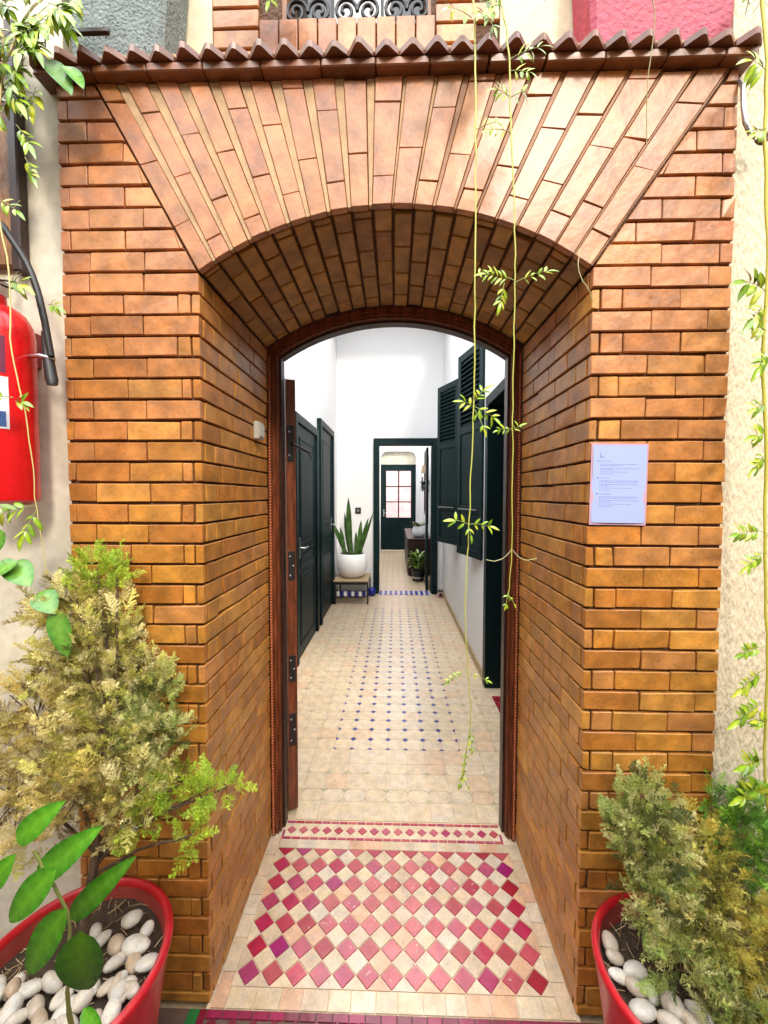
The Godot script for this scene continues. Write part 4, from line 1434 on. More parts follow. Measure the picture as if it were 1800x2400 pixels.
# a feathered leaf: a rachis with pairs of narrow leaflets and one at the tip
func sprig(at: Vector3, dir: Vector3, length: float, pairs: int, leaflet: float, parent: Node, wide := 0.34, dark := 1.0) -> void:
	var mb := MB.new()
	dir = dir.normalized()
	var side := dir.cross(Vector3(0, 0, 1)).normalized()
	if side.length() < 0.1:
		side = Vector3.RIGHT
	var pts := []
	for k in 6:
		var f := k / 5.0
		pts.append(at + dir * length * f + Vector3.DOWN * length * 0.22 * f * f + Vector3(0, 0, 0.006 * f))
	mb.tube(pts, [0.0011, 0.001, 0.0009, 0.0008, 0.0007, 0.0005], 5, Color(0.28, 0.36, 0.07))
	for k in pairs:
		var f := 0.3 + 0.62 * k / maxf(1.0, pairs - 1.0)
		var b: Vector3 = pts[0].lerp(pts[5], f)
		for s in [-1.0, 1.0]:
			var c: Color = VINE_GREEN[rng.randi() % 4] * rf(0.75, 1.2) * dark
			c.a = 1.0
			var d: Vector3 = (dir * rf(0.5, 0.9) + side * s * rf(0.7, 1.0) + Vector3(0, rf(-0.45, 0.1), rf(-0.3, 0.5))).normalized()
			mb.leaf(b, d, Vector3(rf(-0.5, 0.5), 0.7, 0.8), leaflet * rf(0.75, 1.15), leaflet * wide, rf(0.2, 0.9), 4, c)
	var c2: Color = VINE_GREEN[rng.randi() % 4] * dark
	c2.a = 1.0
	mb.leaf(pts[5], dir + Vector3(0, -0.4, 0.1), Vector3(0.2, 0.6, 0.8), leaflet * 1.3, leaflet * wide * 1.1, 0.5, 5, c2)
	part("feathered_leaf", mb, M.leaf, parent)

func broad(at: Vector3, tip: Vector3, w: float, col: Color, parent: Node, up := Vector3(0.1, 0.75, 0.65), droop := 0.35) -> void:
	var mb := MB.new()
	mb.leaf(at, tip - at, up, at.distance_to(tip), w, droop, 10, col, 0.22, 0.9, 0.012)
	part("broad_leaf", mb, M.leaf, parent)

func vine(label: String, pts: Array, r0: float, r1: float, col: Color) -> Node3D:
	var t := thing("hanging_vine", label, "vine", Vector3.ZERO, 0.0, "vines hanging over the doorway")
	var mb := MB.new()
	var line := smooth_line(pts, 0.0016)
	var rad := []
	for k in line.size():
		rad.append(lerpf(r0, r1, float(k) / line.size()))
	mb.tube(line, rad, 7, col)
	part("stem", mb, M.stem, t)
	return t

func tendril(pts: Array, parent: Node, r := 0.0009) -> void:
	var mb := MB.new()
	mb.tube(smooth_line(pts, 0.0005), [r], 5, Color(0.42, 0.40, 0.20))
	part("tendril", mb, M.stem, parent)

func build_vines() -> void:
	var yel := Color(0.42, 0.44, 0.08)
	var v1 := vine("longest hanging vine stem, reaching far down in front of the open doorway", [Vector3(0.150, 3.05, -0.02), Vector3(0.18, 2.95, 0.08), Vector3(0.203, 2.745, 0.140), Vector3(0.207, 2.617, 0.140), Vector3(0.212, 2.391, 0.140), Vector3(0.213, 2.071, 0.140), Vector3(0.214, 1.812, 0.140), Vector3(0.209, 1.639, 0.140), Vector3(0.204, 1.465, 0.140), Vector3(0.197, 1.263, 0.140), Vector3(0.207, 1.083, 0.140), Vector3(0.213, 0.974, 0.140), Vector3(0.190, 0.814, 0.140)], 0.0026, 0.0012, yel)
	for s in [[Vector3(0.212, 2.445, 0.14), Vector3(0.9, 0.35, 0.1), 0.055, 3, 0.028], [Vector3(0.213, 2.10, 0.14), Vector3(0.9, 0.3, 0.2), 0.03, 1, 0.02],
			[Vector3(0.212, 1.79, 0.14), Vector3(0.6, 0.9, 0.2), 0.045, 3, 0.028], [Vector3(0.212, 1.78, 0.14), Vector3(0.9, -0.4, 0.3), 0.055, 3, 0.032], [Vector3(0.212, 1.78, 0.14), Vector3(-0.8, 0.5, 0.2), 0.03, 2, 0.03], [Vector3(0.213, 1.775, 0.14), Vector3(0.5, -0.9, 0.2), 0.05, 2, 0.026],
			[Vector3(0.203, 1.485, 0.14), Vector3(-0.9, 0.5, 0.2), 0.045, 2, 0.030], [Vector3(0.203, 1.485, 0.14), Vector3(0.95, 0.15, 0.2), 0.055, 3, 0.026], [Vector3(0.203, 1.48, 0.14), Vector3(0.2, -0.8, 0.3), 0.02, 1, 0.022],
			[Vector3(0.200, 1.115, 0.14), Vector3(-0.9, -0.35, 0.1), 0.055, 4, 0.016], [Vector3(0.206, 1.10, 0.14), Vector3(0.9, 0.0, 0.1), 0.05, 2, 0.016],
			[Vector3(0.212, 0.955, 0.14), Vector3(0.1, -1, 0.1), 0.04, 3, 0.018], [Vector3(0.205, 0.905, 0.14), Vector3(-0.2, -1, 0.1), 0.05, 3, 0.016], [Vector3(0.193, 0.835, 0.14), Vector3(-0.3, -0.8, 0.1), 0.02, 2, 0.016], [Vector3(0.193, 0.832, 0.14), Vector3(0.5, -0.6, 0.1), 0.02, 1, 0.016]]:
		sprig(s[0], s[1], s[2] * 0.92, s[3], s[4] * 0.82, v1)
	var v2 := vine("shorter hanging vine stem, second from the left in front of the doorway", [Vector3(0.22, 3.05, 0.0), Vector3(0.245, 2.90, 0.10), Vector3(0.267, 2.699, 0.160), Vector3(0.284, 2.584, 0.160), Vector3(0.290, 2.447, 0.160), Vector3(0.303, 2.191, 0.160), Vector3(0.305, 2.038, 0.160), Vector3(0.304, 1.806, 0.160), Vector3(0.305, 1.638, 0.160), Vector3(0.307, 1.421, 0.160), Vector3(0.300, 1.305, 0.160)], 0.0025, 0.001, yel)
	for s in [[Vector3(0.262, 2.71, 0.16), Vector3(-0.8, -0.5, 0.3), 0.04, 3, 0.03], [Vector3(0.258, 2.73, 0.16), Vector3(-0.6, 0.9, 0.3), 0.05, 3, 0.03],
			[Vector3(0.284, 2.585, 0.16), Vector3(0.9, 0.3, 0.2), 0.075, 4, 0.034], [Vector3(0.286, 2.56, 0.16), Vector3(0.8, -0.3, 0.3), 0.045, 3, 0.032], [Vector3(0.288, 2.50, 0.16), Vector3(-0.8, 0.2, 0.3), 0.04, 3, 0.03], [Vector3(0.289, 2.50, 0.16), Vector3(0.8, 0.1, 0.3), 0.03, 2, 0.03], [Vector3(0.290, 2.42, 0.16), Vector3(-0.9, 0.0, 0.3), 0.06, 3, 0.026],
			[Vector3(0.305, 2.075, 0.16), Vector3(-0.9, 0.28, 0.2), 0.085, 5, 0.030], [Vector3(0.305, 2.07, 0.16), Vector3(0.9, 0.42, 0.2), 0.085, 4, 0.026], [Vector3(0.28, 2.07, 0.16), Vector3(-0.3, -1, 0.2), 0.05, 3, 0.03],
			[Vector3(0.305, 1.72, 0.16), Vector3(-0.8, 0.1, 0.2), 0.04, 3, 0.018], [Vector3(0.305, 1.715, 0.16), Vector3(0.5, 0.6, 0.2), 0.02, 2, 0.02],
			[Vector3(0.300, 1.32, 0.16), Vector3(-0.3, -1, 0.1), 0.03, 2, 0.016], [Vector3(0.300, 1.31, 0.16), Vector3(0.5, -0.6, 0.1), 0.02, 1, 0.014]]:
		sprig(s[0], s[1], s[2] * 0.92, s[3], s[4] * 0.82, v2)
	for k in 12: # tangle where the vines leave the ledge
		sprig(Vector3(rf(0.17, 0.27), rf(2.72, 2.92), rf(0.08, 0.15)), Vector3(rf(-1, 1), rf(-0.8, 0.7), 0.25), rf(0.035, 0.065), rng.randi_range(2, 4), rf(0.024, 0.034), v2)
	tendril([Vector3(0.307, 1.425, 0.16), Vector3(0.325, 1.405, 0.16), Vector3(0.345, 1.398, 0.16), Vector3(0.37, 1.402, 0.155)], v2)
	tendril([Vector3(0.307, 1.425, 0.16), Vector3(0.29, 1.405, 0.16), Vector3(0.265, 1.395, 0.16), Vector3(0.245, 1.398, 0.155)], v2)
	var tn := thing("dry_tendril", "thin pale dry tendril dangling from the cornice at the right end of the arch", "tendril")
	tendril([Vector3(0.39, 2.80, 0.085), Vector3(0.42, 2.84, 0.12), Vector3(0.52, 2.855, 0.13), Vector3(0.61, 2.80, 0.12), Vector3(0.655, 2.74, 0.10), Vector3(0.665, 2.62, 0.06), Vector3(0.690, 2.50, 0.02)], tn, 0.0013)
	tn = thing("dry_tendril", "thin pale crooked tendril clinging to the right springing of the arch", "tendril")
	tendril([Vector3(0.525, 2.235, 0.012), Vector3(0.515, 2.19, 0.02), Vector3(0.525, 2.15, 0.02), Vector3(0.545, 2.12, 0.02), Vector3(0.562, 2.09, 0.012)], tn, 0.0012)
	# right-hand vine against the plaster
	var v3 := vine("yellow green vine climbing the dragged plaster at the right edge", [Vector3(0.955, 2.95, 0.03), Vector3(0.960, 2.703, 0.06), Vector3(0.966, 2.475, 0.06), Vector3(0.985, 2.173, 0.06), Vector3(0.982, 1.936, 0.06), Vector3(0.998, 1.694, 0.06), Vector3(1.008, 1.398, 0.06), Vector3(1.026, 1.084, 0.06), Vector3(1.03, 0.826, 0.06), Vector3(1.045, 0.65, 0.07)], 0.0045, 0.003, Color(0.45, 0.42, 0.05))
	for s in [[2.64, -0.9, 0.2, 0.05, 2, 0.045], [2.50, -0.8, -0.3, 0.05, 3, 0.03], [2.09, -0.9, 0.3, 0.075, 3, 0.045], [2.06, -0.7, -0.4, 0.07, 3, 0.040], [1.99, -0.9, 0.2, 0.05, 4, 0.032], [1.94, -0.7, -0.7, 0.05, 3, 0.034], [1.80, -1, -0.1, 0.04, 2, 0.028], [1.72, -0.9, 0.1, 0.045, 3, 0.032], [1.67, -0.8, -0.4, 0.05, 4, 0.028], [1.46, -1, 0.25, 0.10, 5, 0.026], [1.41, -0.9, -0.2, 0.07, 4, 0.026], [1.15, -1, 0.2, 0.085, 5, 0.024], [1.09, -0.9, -0.1, 0.09, 5, 0.030], [1.0, -0.9, 0.0, 0.10, 5, 0.034], [0.94, -0.6, 0.5, 0.06, 4, 0.03], [0.84, -0.9, 0.3, 0.08, 5, 0.034], [0.78, -0.9, 0.1, 0.09, 5, 0.036], [0.74, -0.5, 0.5, 0.09, 5, 0.036]]:
		var f := clampf((2.703 - s[0]) / 2.0, 0.0, 1.0)
		sprig(Vector3(lerpf(0.962, 1.035, f), s[0], 0.06), Vector3(s[1], s[2], 0.35), s[3] * 1.15, s[4] + 1, s[5] * 1.1, v3, 0.34, 1.0)
	# left-hand vine in front of plaster and extinguisher
	var v4 := vine("thin pale vine trailing down the left wall across the fire extinguisher", [Vector3(-0.90, 2.97, 0.02), Vector3(-0.949, 2.76, 0.10), Vector3(-0.991, 2.564, 0.12), Vector3(-1.003, 2.343, 0.13), Vector3(-0.965, 2.129, 0.14), Vector3(-0.935, 1.913, 0.17), Vector3(-0.90, 1.729, 0.17), Vector3(-0.885, 1.519, 0.17), Vector3(-0.865, 1.356, 0.17)], 0.0028, 0.0011, Color(0.50, 0.42, 0.16))
	for s in [[Vector3(-0.95, 2.80, 0.12), Vector3(-0.3, 0.9, 0.2), 0.10, 5, 0.05], [Vector3(-0.80, 2.87, 0.10), Vector3(0.1, -0.9, 0.3), 0.09, 5, 0.05], [Vector3(-0.95, 2.70, 0.12), Vector3(-0.7, -0.5, 0.2), 0.07, 4, 0.045], [Vector3(-0.98, 2.60, 0.12), Vector3(0.6, -0.5, 0.2), 0.08, 5, 0.042], [Vector3(-0.98, 2.54, 0.12), Vector3(-0.3, -0.7, 0.2), 0.07, 5, 0.042], [Vector3(-0.95, 2.50, 0.12), Vector3(0.7, -0.7, 0.2), 0.07, 4, 0.034], [Vector3(-0.93, 2.42, 0.12), Vector3(0.6, -0.8, 0.2), 0.06, 4, 0.028], [Vector3(-1.0, 2.31, 0.13), Vector3(0.8, -0.3, 0.2), 0.08, 3, 0.03],
			[Vector3(-0.975, 2.11, 0.14), Vector3(-0.8, 0.3, 0.2), 0.05, 4, 0.04], [Vector3(-0.965, 2.10, 0.14), Vector3(0.8, -0.1, 0.2), 0.05, 4, 0.04], [Vector3(-0.88, 2.05, 0.12), Vector3(0.9, -0.1, 0.2), 0.03, 3, 0.028], [Vector3(-0.935, 1.80, 0.17), Vector3(-0.9, 0.15, 0.2), 0.07, 4, 0.032], [Vector3(-0.93, 1.79, 0.17), Vector3(0.8, 0.1, 0.2), 0.03, 2, 0.03], [Vector3(-0.89, 1.53, 0.17), Vector3(-0.9, -0.05, 0.2), 0.07, 4, 0.04], [Vector3(-0.885, 1.52, 0.17), Vector3(-0.2, -0.6, 0.2), 0.05, 3, 0.038]]:
		sprig(s[0], s[1], s[2], s[3], s[4], v4)
	for k in 42: # the leafy top of the left vine
		var at := Vector3(rf(-1.03, -0.80), rf(2.60, 2.90), rf(0.06, 0.13))
		if at.x > -0.9 and at.y < 2.7:
			at.x -= 0.12
		sprig(at, Vector3(rf(-1, 1), rf(-1, 0.5), 0.25), rf(0.05, 0.09), rng.randi_range(3, 6), rf(0.034, 0.052), v4, 0.34, rf(0.8, 1.2))
	for s in [[Vector3(-0.885, 2.68, 0.10), Vector3(-0.80, 2.585, 0.13), 0.058], [Vector3(-0.83, 2.66, 0.10), Vector3(-0.775, 2.60, 0.12), 0.04], [Vector3(-0.98, 1.47, 0.17), Vector3(-0.99, 1.40, 0.2), 0.06], [Vector3(-0.955, 1.385, 0.17), Vector3(-0.885, 1.34, 0.2), 0.062], [Vector3(-0.885, 1.31, 0.17), Vector3(-0.825, 1.27, 0.2), 0.058], [Vector3(-0.835, 1.27, 0.18), Vector3(-0.800, 1.15, 0.2), 0.05], [Vector3(-0.93, 1.39, 0.18), Vector3(-0.975, 1.36, 0.22), 0.05]]:
		broad(s[0], s[1], s[2], Color(0.09, 0.28, 0.035) * rf(0.8, 1.3), v4)
	# loose greenery hanging from the upper window and planters
	var up := thing("window_greenery", "tuft of yellow green leaves hanging at the left of the upper window", "plant", Vector3(-0.34, 3.03, -0.06))
	for k in 18:
		sprig(Vector3(rf(-0.08, 0.08), rf(-0.02, 0.04), 0.0), Vector3(rf(-1, 0.7), rf(-0.9, 0.3), 0.4), rf(0.05, 0.10), 4, 0.03, up)
	up = thing("ledge_greenery", "tangle of dry twigs and leaves at the right end of the cornice", "plant", Vector3(0.96, 2.83, 0.03))
	for k in 7:
		sprig(Vector3(rf(-0.05, 0.06), rf(-0.04, 0.05), 0.0), Vector3(rf(-0.8, 0.7), rf(-0.4, 0.9), 0.4), rf(0.05, 0.09), 3, 0.024, up, 0.3, 0.7)

func spray_mesh(seed_: int) -> ArrayMesh:
	var r := RandomNumberGenerator.new()
	r.seed = seed_
	var mb := MB.new()
	var L := 0.085
	var twigs := 13
	var axis := []
	for k in 6:
		var f := k / 5.0
		axis.append(Vector3(0.006 * sin(f * 3.0 + seed_), L * f, 0.012 * f * f))
	var dry := Color(0.75, 0.62, 0.42)
	for k in 5:
		var a: Vector3 = axis[k]
		var b: Vector3 = axis[k + 1]
		var s := Vector3(0.0007, 0, 0)
		mb.ts(a - s, a + s, b, Vector3.BACK, Vector3.BACK, Vector3.BACK, dry)
	for k in twigs:
		var f := 0.08 + 0.9 * k / twigs
		var p: Vector3 = axis[mini(int(f * 5.0), 4)].lerp(axis[mini(int(f * 5.0), 4) + 1], f * 5.0 - int(f * 5.0))
		var sd := 1.0 if k % 2 == 0 else -1.0
		var len_ := 0.036 * (1.05 - 0.75 * f) * r.randf_range(0.75, 1.2)
		var d := Vector3(sd * 0.8, 0.8, r.randf_range(-0.9, 0.9)).normalized()
		var n := 7
		for j in n:
			var g := (j + 0.5) / n
			var q := p + d * len_ * g
			for s in [-1.0, 1.0]:
				var side: Vector3 = d.cross(Vector3(r.randf_range(-0.5, 0.5), r.randf_range(-0.3, 0.3), 1)).normalized() * s
				var nd: Vector3 = (d * 0.8 + side * 0.75 + Vector3(0, 0, r.randf_range(-0.5, 0.5))).normalized()
				var nl := 0.0105 * (1.1 - 0.5 * g) * r.randf_range(0.8, 1.2)
				var w: Vector3 = nd.cross(Vector3(r.randf_range(-0.6, 0.6), r.randf_range(-0.6, 0.6), 1)).normalized() * 0.0011
				var nn: Vector3 = w.cross(nd).normalized()
				if nn.z < 0.0:
					nn = -nn
				var kk := r.randf_range(0.75, 1.15)
				mb.ts(q - w, q + w, q + nd * nl, nn, nn, nn, Color(kk, kk, kk))
		var tip := p + d * len_ * 1.15
		var ww := d.cross(Vector3.BACK).normalized() * 0.0009
		mb.ts(p - ww, p + ww, tip, Vector3.BACK, Vector3.BACK, Vector3.BACK, Color(0.95, 0.9, 0.8))
	var m := mb.mesh()
	m.surface_set_material(0, M.foliage)
	return m

func conifer(label: String, root: Vector3, lobes: Array, palette: Array, per: float, sd: int) -> void:
	var t := thing("conifer_shrub", label, "shrub", root, 0.0, "potted conifer shrubs beside the doorway")
	var r := RandomNumberGenerator.new()
	r.seed = sd
	var wood := MB.new()
	var tops := []
	var top := Vector3.ZERO
	for l in lobes:
		top += Vector3(l[0], l[1], l[2]) / lobes.size()
	var trunk_top := Vector3(top.x - root.x, (top.y - root.y) * 1.0, top.z - root.z)
	wood.tube(smooth_line([Vector3(0, -0.03, 0), trunk_top * 0.35 + Vector3(0.01, 0, 0.01), trunk_top * 0.7 + Vector3(-0.01, 0, 0), trunk_top], 0.001), [0.014, 0.014, 0.013, 0.013, 0.012, 0.012, 0.011, 0.011, 0.010, 0.009, 0.008, 0.008, 0.007, 0.007, 0.006, 0.006, 0.005, 0.005, 0.004], 8)
	var trunk := part("trunk", wood, M.bark, t)
	var xs := [[], [], []]
	var cs := [[], [], []]
	var br := MB.new()
	for l in lobes:
		var c := Vector3(l[0], l[1], l[2]) - root
		var rad: float = l[3]
		var from := trunk_top * clampf(c.y / maxf(trunk_top.y, 0.01) * 0.6, 0.08, 0.9)
		br.tube(smooth_line([from, from.lerp(c, 0.5) + Vector3(0, 0.02, 0), c, c + Vector3(0, rad * 0.5, 0)], 0.002, 3), [0.0055, 0.005, 0.0045, 0.004, 0.0035, 0.003, 0.0025, 0.002, 0.0015, 0.001], 6)
		var kind: int = l[4]
		var n := int(per * rad * rad * 8000.0)
		for k in n:
			var d := Vector3(r.randfn(), r.randfn(), r.randfn()).normalized()
			var q := c + d * Vector3(1.0, 1.12, 1.0) * rad * pow(r.randf(), 0.45)
			var wq := q + root
			if wq.z < 0.012 or wq.y < root.y - 0.02:
				continue
			if wq.z < 0.03 and wq.x > -0.9 and wq.x < 0.9:
				wq.z = 0.03
			if r.randf() < 0.04:
				br.tube([c.lerp(q, 0.2), c.lerp(q, 0.95)], [0.0016, 0.0008], 4)
			var grow := (d * 0.75 + Vector3(0, 0.75, 0.1) + Vector3(r.randfn(), r.randfn(), r.randfn()) * 0.35).normalized()
			var face := Vector3(r.randfn() * 0.6, r.randfn() * 0.4, 1.0 + r.randfn() * 0.6)
			var side := grow.cross(face).normalized()
			var sc := r.randf_range(0.32, 0.80)
			var bs := Basis(side * sc, grow * sc, side.cross(grow) * sc)
			var v := r.randi() % 3
			xs[v].append(Transform3D(bs, q))
			var pal: Array = palette[kind]
			var cc: Color = pal[r.randi() % pal.size()] * r.randf_range(0.7, 1.2)
			cc.a = 1.0
			cs[v].append(cc)
	part("branch", br, M.bark, trunk)
	for v in 3:
		var mm := MultiMesh.new()
		mm.transform_format = MultiMesh.TRANSFORM_3D
		mm.use_colors = true
		mm.mesh = sprays[v]
		mm.instance_count = xs[v].size()
		for k in xs[v].size():
			mm.set_instance_transform(k, xs[v][k])
			mm.set_instance_color(k, cs[v][k])
		var mi := MultiMeshInstance3D.new()
		mi.multimesh = mm
		mi.name = numbered(t, "foliage")
		t.add_child(mi, true)
		mi.set_meta("kind", "stuff")

var sprays := []

func planter(label: String, at: Vector3, r: float, h: float) -> void:
	var t := thing("red_planter", label, "planter", at, 0.0, "red planters beside the doorway")
	var mb := MB.new()
	var k := r
	mb.lathe([Vector2(0, 0), Vector2(k * 0.70, 0), Vector2(k * 0.735, 0.012), Vector2(k * 0.80, h * 0.3), Vector2(k * 0.88, h * 0.62), Vector2(k * 0.955, h * 0.88), Vector2(k * 0.99, h * 0.955), Vector2(k, h * 0.985), Vector2(k * 0.985, h), Vector2(k * 0.945, h + 0.004), Vector2(k * 0.915, h - 0.001), Vector2(k * 0.905, h - 0.012)], 72, Vector3.ZERO, Color.WHITE, 0.004)
	var body := part("pot_body", mb, M.red_pot, t)
	mb = MB.new()
	mb.lathe([Vector2(k * 0.905, h - 0.0125), Vector2(k * 0.86, h * 0.72)], 48, Vector3.ZERO, Color.WHITE, 0.004)
	part("pot_lining", mb, M.red_inner, t)
	mb = MB.new()
	var n := 22
	for i in n:
		var a0 := TAU * i / n
		var a1 := TAU * (i + 1) / n
		for q in 4:
			var r0 := k * 0.90 * q / 4.0
			var r1 := k * 0.90 * (q + 1) / 4.0
			var hh := func(rr: float, a: float) -> Vector3: return Vector3(cos(a) * rr, h - 0.052 + 0.008 * sin(rr * 60.0 + a * 3.0), sin(a) * rr)
			mb.q(hh.call(r0, a0), hh.call(r1, a0), hh.call(r1, a1), hh.call(r0, a1), Vector3.UP)
	part("soil", mb, M.soil, t)

func pebble(at: Vector3, big: float, label: String, group: String) -> void:
	var o := MeshInstance3D.new()
	var mb := MB.new()
	var k := rf(0.8, 1.0)
	var c := Color(0.78, 0.72, 0.61).lerp(Color(0.55, 0.40, 0.26), pow(rng.randf(), 2.2))
	c = Color(c.r * k, c.g * k, c.b * k)
	mb.ball(Vector3.ZERO, Vector3(big * rf(0.8, 1.1), big * rf(0.45, 0.62), big * rf(0.5, 0.7)), 14, 9, Basis(Vector3.UP, rf(0, PI)) * Basis(Vector3.RIGHT, rf(-0.35, 0.35)) * Basis(Vector3.BACK, rf(-0.3, 0.3)), c, 0.12, rf(0, 6))
	o.mesh = mb.mesh()
	o.mesh.surface_set_material(0, M.stone)
	o.name = numbered(self, "pebble")
	add_child(o, true)
	o.position = at
	tag(o, label, "pebble", group)

func build_planters() -> void:
	planter("larger red planter with white pebbles left of the doorway", Vector3(-0.785, 0.001, 0.232), 0.23, 0.40)
	planter("red planter with white pebbles right of the doorway, left side visible", Vector3(0.726, 0.001, 0.212), 0.206, 0.40)
	for pl in [["fallen_litter", "dry twigs and needles fallen on the soil of the left red planter", Vector3(-0.785, 0.357, 0.232), 0.19], ["fallen_litter", "dry twigs and needles fallen on the soil of the right red planter", Vector3(0.726, 0.357, 0.212), 0.17]]:
		var lb := MB.new()
		for k in 150:
			var a := rf(0, TAU)
			var rr: float = pl[3] * sqrt(rng.randf())
			var p := Vector3(cos(a) * rr, rf(0.0, 0.006), sin(a) * rr)
			var d := Vector3(rf(-1, 1), rf(-0.1, 0.25), rf(-1, 1)).normalized() * rf(0.008, 0.05)
			lb.tube([p, p + d * 0.5 + rv(0.003), p + d], [rf(0.0006, 0.0013)], 4, Color(0.30, 0.17, 0.07).lerp(Color(0.50, 0.38, 0.20), rng.randf()))
		var lt := part(pl[0], lb, M.stem, self, pl[2])
		tag(lt, pl[1], "litter")
		stuff(lt)
	var y := 0.368
	for p in [[-0.712, 0.103], [-0.661, 0.118], [-0.719, 0.158], [-0.795, 0.131], [-0.765, 0.152], [-0.659, 0.169], [-0.645, 0.20], [-0.605, 0.205], [-0.651, 0.238], [-0.629, 0.278], [-0.814, 0.25], [-0.765, 0.276], [-0.821, 0.294], [-0.868, 0.300], [-0.735, 0.305], [-0.778, 0.326], [-0.892, 0.265], [-0.856, 0.262], [-0.70, 0.335], [-0.665, 0.315], [-0.735, 0.24], [-0.71, 0.285], [-0.69, 0.20], [-0.84, 0.345], [-0.90, 0.32], [-0.75, 0.36], [-0.80, 0.37]]:
		pebble(Vector3(p[0], y + rf(-0.006, 0.008), p[1]), rf(0.024, 0.037), "smooth whitish pebble lying on the soil of the left red planter", "pebbles in the left red planter")
	for k in 26:
		var a := rf(-0.5, 3.6)
		var q := 0.19 * sqrt(rng.randf())
		var pz := 0.25 + absf(sin(a)) * q
		pebble(Vector3(-0.785 + cos(a) * q, y + rf(-0.008, 0.010) + 0.004, pz), rf(0.018, 0.033), "smooth whitish pebble lying on the soil of the left red planter", "pebbles in the left red planter")
	for p in [[0.59, 0.125], [0.575, 0.198], [0.60, 0.225], [0.635, 0.225], [0.667, 0.253], [0.594, 0.262], [0.585, 0.16], [0.693, 0.286], [0.721, 0.263], [0.763, 0.290], [0.64, 0.29], [0.68, 0.33], [0.62, 0.185], [0.735, 0.32]]:
		pebble(Vector3(p[0], y + rf(-0.006, 0.008), p[1]), rf(0.023, 0.034), "smooth whitish pebble lying on the soil of the right red planter", "pebbles in the right red planter")
	var olive := [Color(0.74, 0.68, 0.17), Color(0.82, 0.72, 0.27), Color(0.50, 0.50, 0.08), Color(0.86, 0.76, 0.36), Color(0.16, 0.15, 0.03)]
	var tan := [Color(0.80, 0.62, 0.19), Color(0.72, 0.58, 0.14), Color(0.86, 0.72, 0.30), Color(0.56, 0.52, 0.10), Color(0.20, 0.12, 0.03)]
	var fresh := [Color(0.40, 0.56, 0.03), Color(0.48, 0.60, 0.05), Color(0.30, 0.46, 0.03)]
	var moss := [Color(0.42, 0.48, 0.11), Color(0.54, 0.56, 0.16), Color(0.26, 0.34, 0.06), Color(0.64, 0.62, 0.25), Color(0.08, 0.11, 0.02)]
	var gold := [Color(0.58, 0.45, 0.06), Color(0.48, 0.40, 0.06), Color(0.40, 0.38, 0.06), Color(0.11, 0.10, 0.02)]
	var leafy := [Color(0.16, 0.38, 0.03), Color(0.24, 0.46, 0.03), Color(0.10, 0.26, 0.025)]
	for k in 3:
		sprays.append(spray_mesh(40 + k))
	conifer("large dry yellowish conifer growing in the left red planter", Vector3(-0.80, 0.352, 0.20), [[-0.800, 1.335, 0.080, 0.055, 2], [-0.745, 1.345, 0.080, 0.035, 2], [-0.84, 1.25, 0.100, 0.075, 0], [-0.905, 1.24, 0.100, 0.06, 1], [-0.77, 1.20, 0.09, 0.07, 0], [-0.819, 1.102, 0.100, 0.115, 0], [-0.70, 1.050, 0.080, 0.075, 0], [-0.65, 1.02, 0.080, 0.06, 3], [-0.921, 0.970, 0.150, 0.125, 1], [-0.746, 0.926, 0.150, 0.12, 0], [-0.635, 0.905, 0.120, 0.08, 3], [-0.910, 0.813, 0.220, 0.119, 1], [-0.757, 0.817, 0.220, 0.108, 1], [-0.640, 0.80, 0.180, 0.078, 0], [-0.545, 0.80, 0.150, 0.040, 2], [-0.475, 0.785, 0.150, 0.036, 2], [-0.430, 0.79, 0.150, 0.030, 2], [-0.494, 0.705, 0.200, 0.036, 2], [-0.60, 0.74, 0.2, 0.04, 2]], [olive, tan, fresh, moss], 2.3, 71)
	conifer("bushy green and gold conifer growing in the right red planter", Vector3(0.745, 0.352, 0.20), [[0.675, 0.735, 0.110, 0.075, 3], [0.655, 0.655, 0.14, 0.082, 3], [0.70, 0.64, 0.12, 0.08, 0], [0.675, 0.566, 0.19, 0.082, 3], [0.73, 0.52, 0.2, 0.075, 0], [0.825, 0.614, 0.120, 0.088, 4], [0.80, 0.535, 0.200, 0.095, 4], [0.688, 0.484, 0.25, 0.06, 3], [0.975, 0.665, 0.060, 0.075, 5], [1.0, 0.60, 0.07, 0.075, 5], [0.955, 0.56, 0.10, 0.08, 5], [0.895, 0.465, 0.200, 0.09, 4], [0.80, 0.44, 0.27, 0.06, 4], [0.87, 0.40, 0.31, 0.08, 4], [0.75, 0.40, 0.33, 0.06, 3], [0.93, 0.38, 0.24, 0.08, 4]], [olive, tan, fresh, moss, gold, leafy], 2.5, 72)
	# young broad-leaved plant in front
	var t := thing("young_plant", "young plant with large glossy bright green leaves in the left planter's front", "plant")
	var mb := MB.new()
	mb.tube(smooth_line([Vector3(-0.66, 0.35, 0.36), Vector3(-0.645, 0.5, 0.40), Vector3(-0.628, 0.62, 0.42), Vector3(-0.622, 0.72, 0.42), Vector3(-0.65, 0.79, 0.42), Vector3(-0.69, 0.86, 0.42)], 0.001), [0.006, 0.006, 0.006, 0.005, 0.005, 0.005, 0.005, 0.004, 0.004, 0.004, 0.003, 0.003, 0.003], 7, Color(0.22, 0.25, 0.06))
	part("stem", mb, M.stem, t)
	var bright := Color(0.06, 0.26, 0.014)
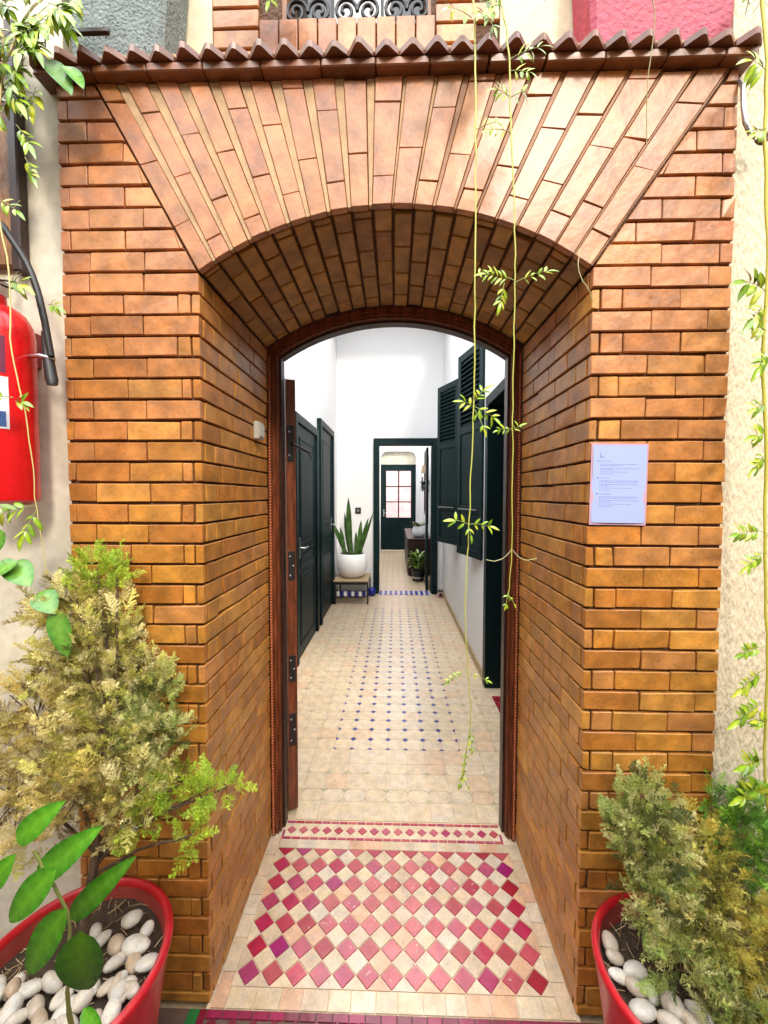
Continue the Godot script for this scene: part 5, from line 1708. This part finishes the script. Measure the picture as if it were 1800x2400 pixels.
	for s in [[Vector3(-0.693, 0.905, 0.45), Vector3(-0.611, 0.984, 0.45), 0.052, 1.0], [Vector3(-0.684, 0.802, 0.42), Vector3(-0.562, 0.915, 0.43), 0.062, 1.05], [Vector3(-0.60, 0.875, 0.47), Vector3(-0.692, 0.782, 0.51), 0.06, 0.95], [Vector3(-0.621, 0.723, 0.42), Vector3(-0.497, 0.854, 0.43), 0.05, 0.62], [Vector3(-0.575, 0.81, 0.48), Vector3(-0.654, 0.685, 0.52), 0.062, 0.75], [Vector3(-0.535, 0.79, 0.50), Vector3(-0.520, 0.665, 0.52), 0.085, 0.40], [Vector3(-0.778, 0.780, 0.42), Vector3(-0.738, 0.848, 0.42), 0.05, 1.0], [Vector3(-0.575, 0.577, 0.45), Vector3(-0.525, 0.552, 0.47), 0.03, 1.2]]:
		var c: Color = bright * s[3]
		c.a = 1.0
		broad(s[0], s[0].lerp(s[1], 0.92), s[2] * 0.88, c, t, Vector3(0.15, 0.55, 0.8), 0.45)

# ------------------------------------------------------------------
func _ready() -> void:
	rng.seed = 20240
	var cam := Camera3D.new()
	cam.name = "camera"
	cam.fov = rad_to_deg(2.0 * atan(1200.0 / 954.23))
	cam.near = 0.02
	cam.far = 400.0
	add_child(cam)
	cam.position = Vector3(0.0178, 1.558, 1.1714)
	cam.rotation = Vector3(-0.0412, 0.0271, 0.0016)
	cam.current = true
	var env := Environment.new()
	var sky := Sky.new()
	var sm := ProceduralSkyMaterial.new()
	sm.sky_top_color = Color(0.97, 0.985, 1.0)
	sm.sky_horizon_color = Color(0.62, 0.63, 0.64)
	sm.sky_curve = 0.35
	sm.ground_bottom_color = Color(0.45, 0.40, 0.33)
	sm.ground_horizon_color = Color(0.6, 0.56, 0.5)
	sm.sky_energy_multiplier = 1.6
	sky.sky_material = sm
	env.background_mode = Environment.BG_SKY
	env.sky = sky
	env.background_energy_multiplier = 1.0
	env.tonemap_mode = Environment.TONE_MAPPER_LINEAR
	env.tonemap_exposure = 2.35
	env.sdfgi_enabled = true
	env.ssao_enabled = true
	env.ssil_enabled = true
	var we := WorldEnvironment.new()
	we.name = "world_environment"
	we.environment = env
	add_child(we)
	var sun := DirectionalLight3D.new()
	sun.name = "sun"
	sun.light_energy = 0.45
	sun.light_color = Color(1.0, 0.96, 0.9)
	sun.light_angular_distance = 11.0
	sun.shadow_enabled = true
	add_child(sun)
	sun.rotation_degrees = Vector3(-37, 18, 0)

	make_materials()
	build_floors()
	build_walls()
	build_pier(false)
	build_pier(true)
	build_arch()
	build_cornice()
	build_door()
	build_doors()
	build_corridor_things()
	build_notice()
	build_extinguisher()
	build_facade_things()
	build_planters()
	build_vines()
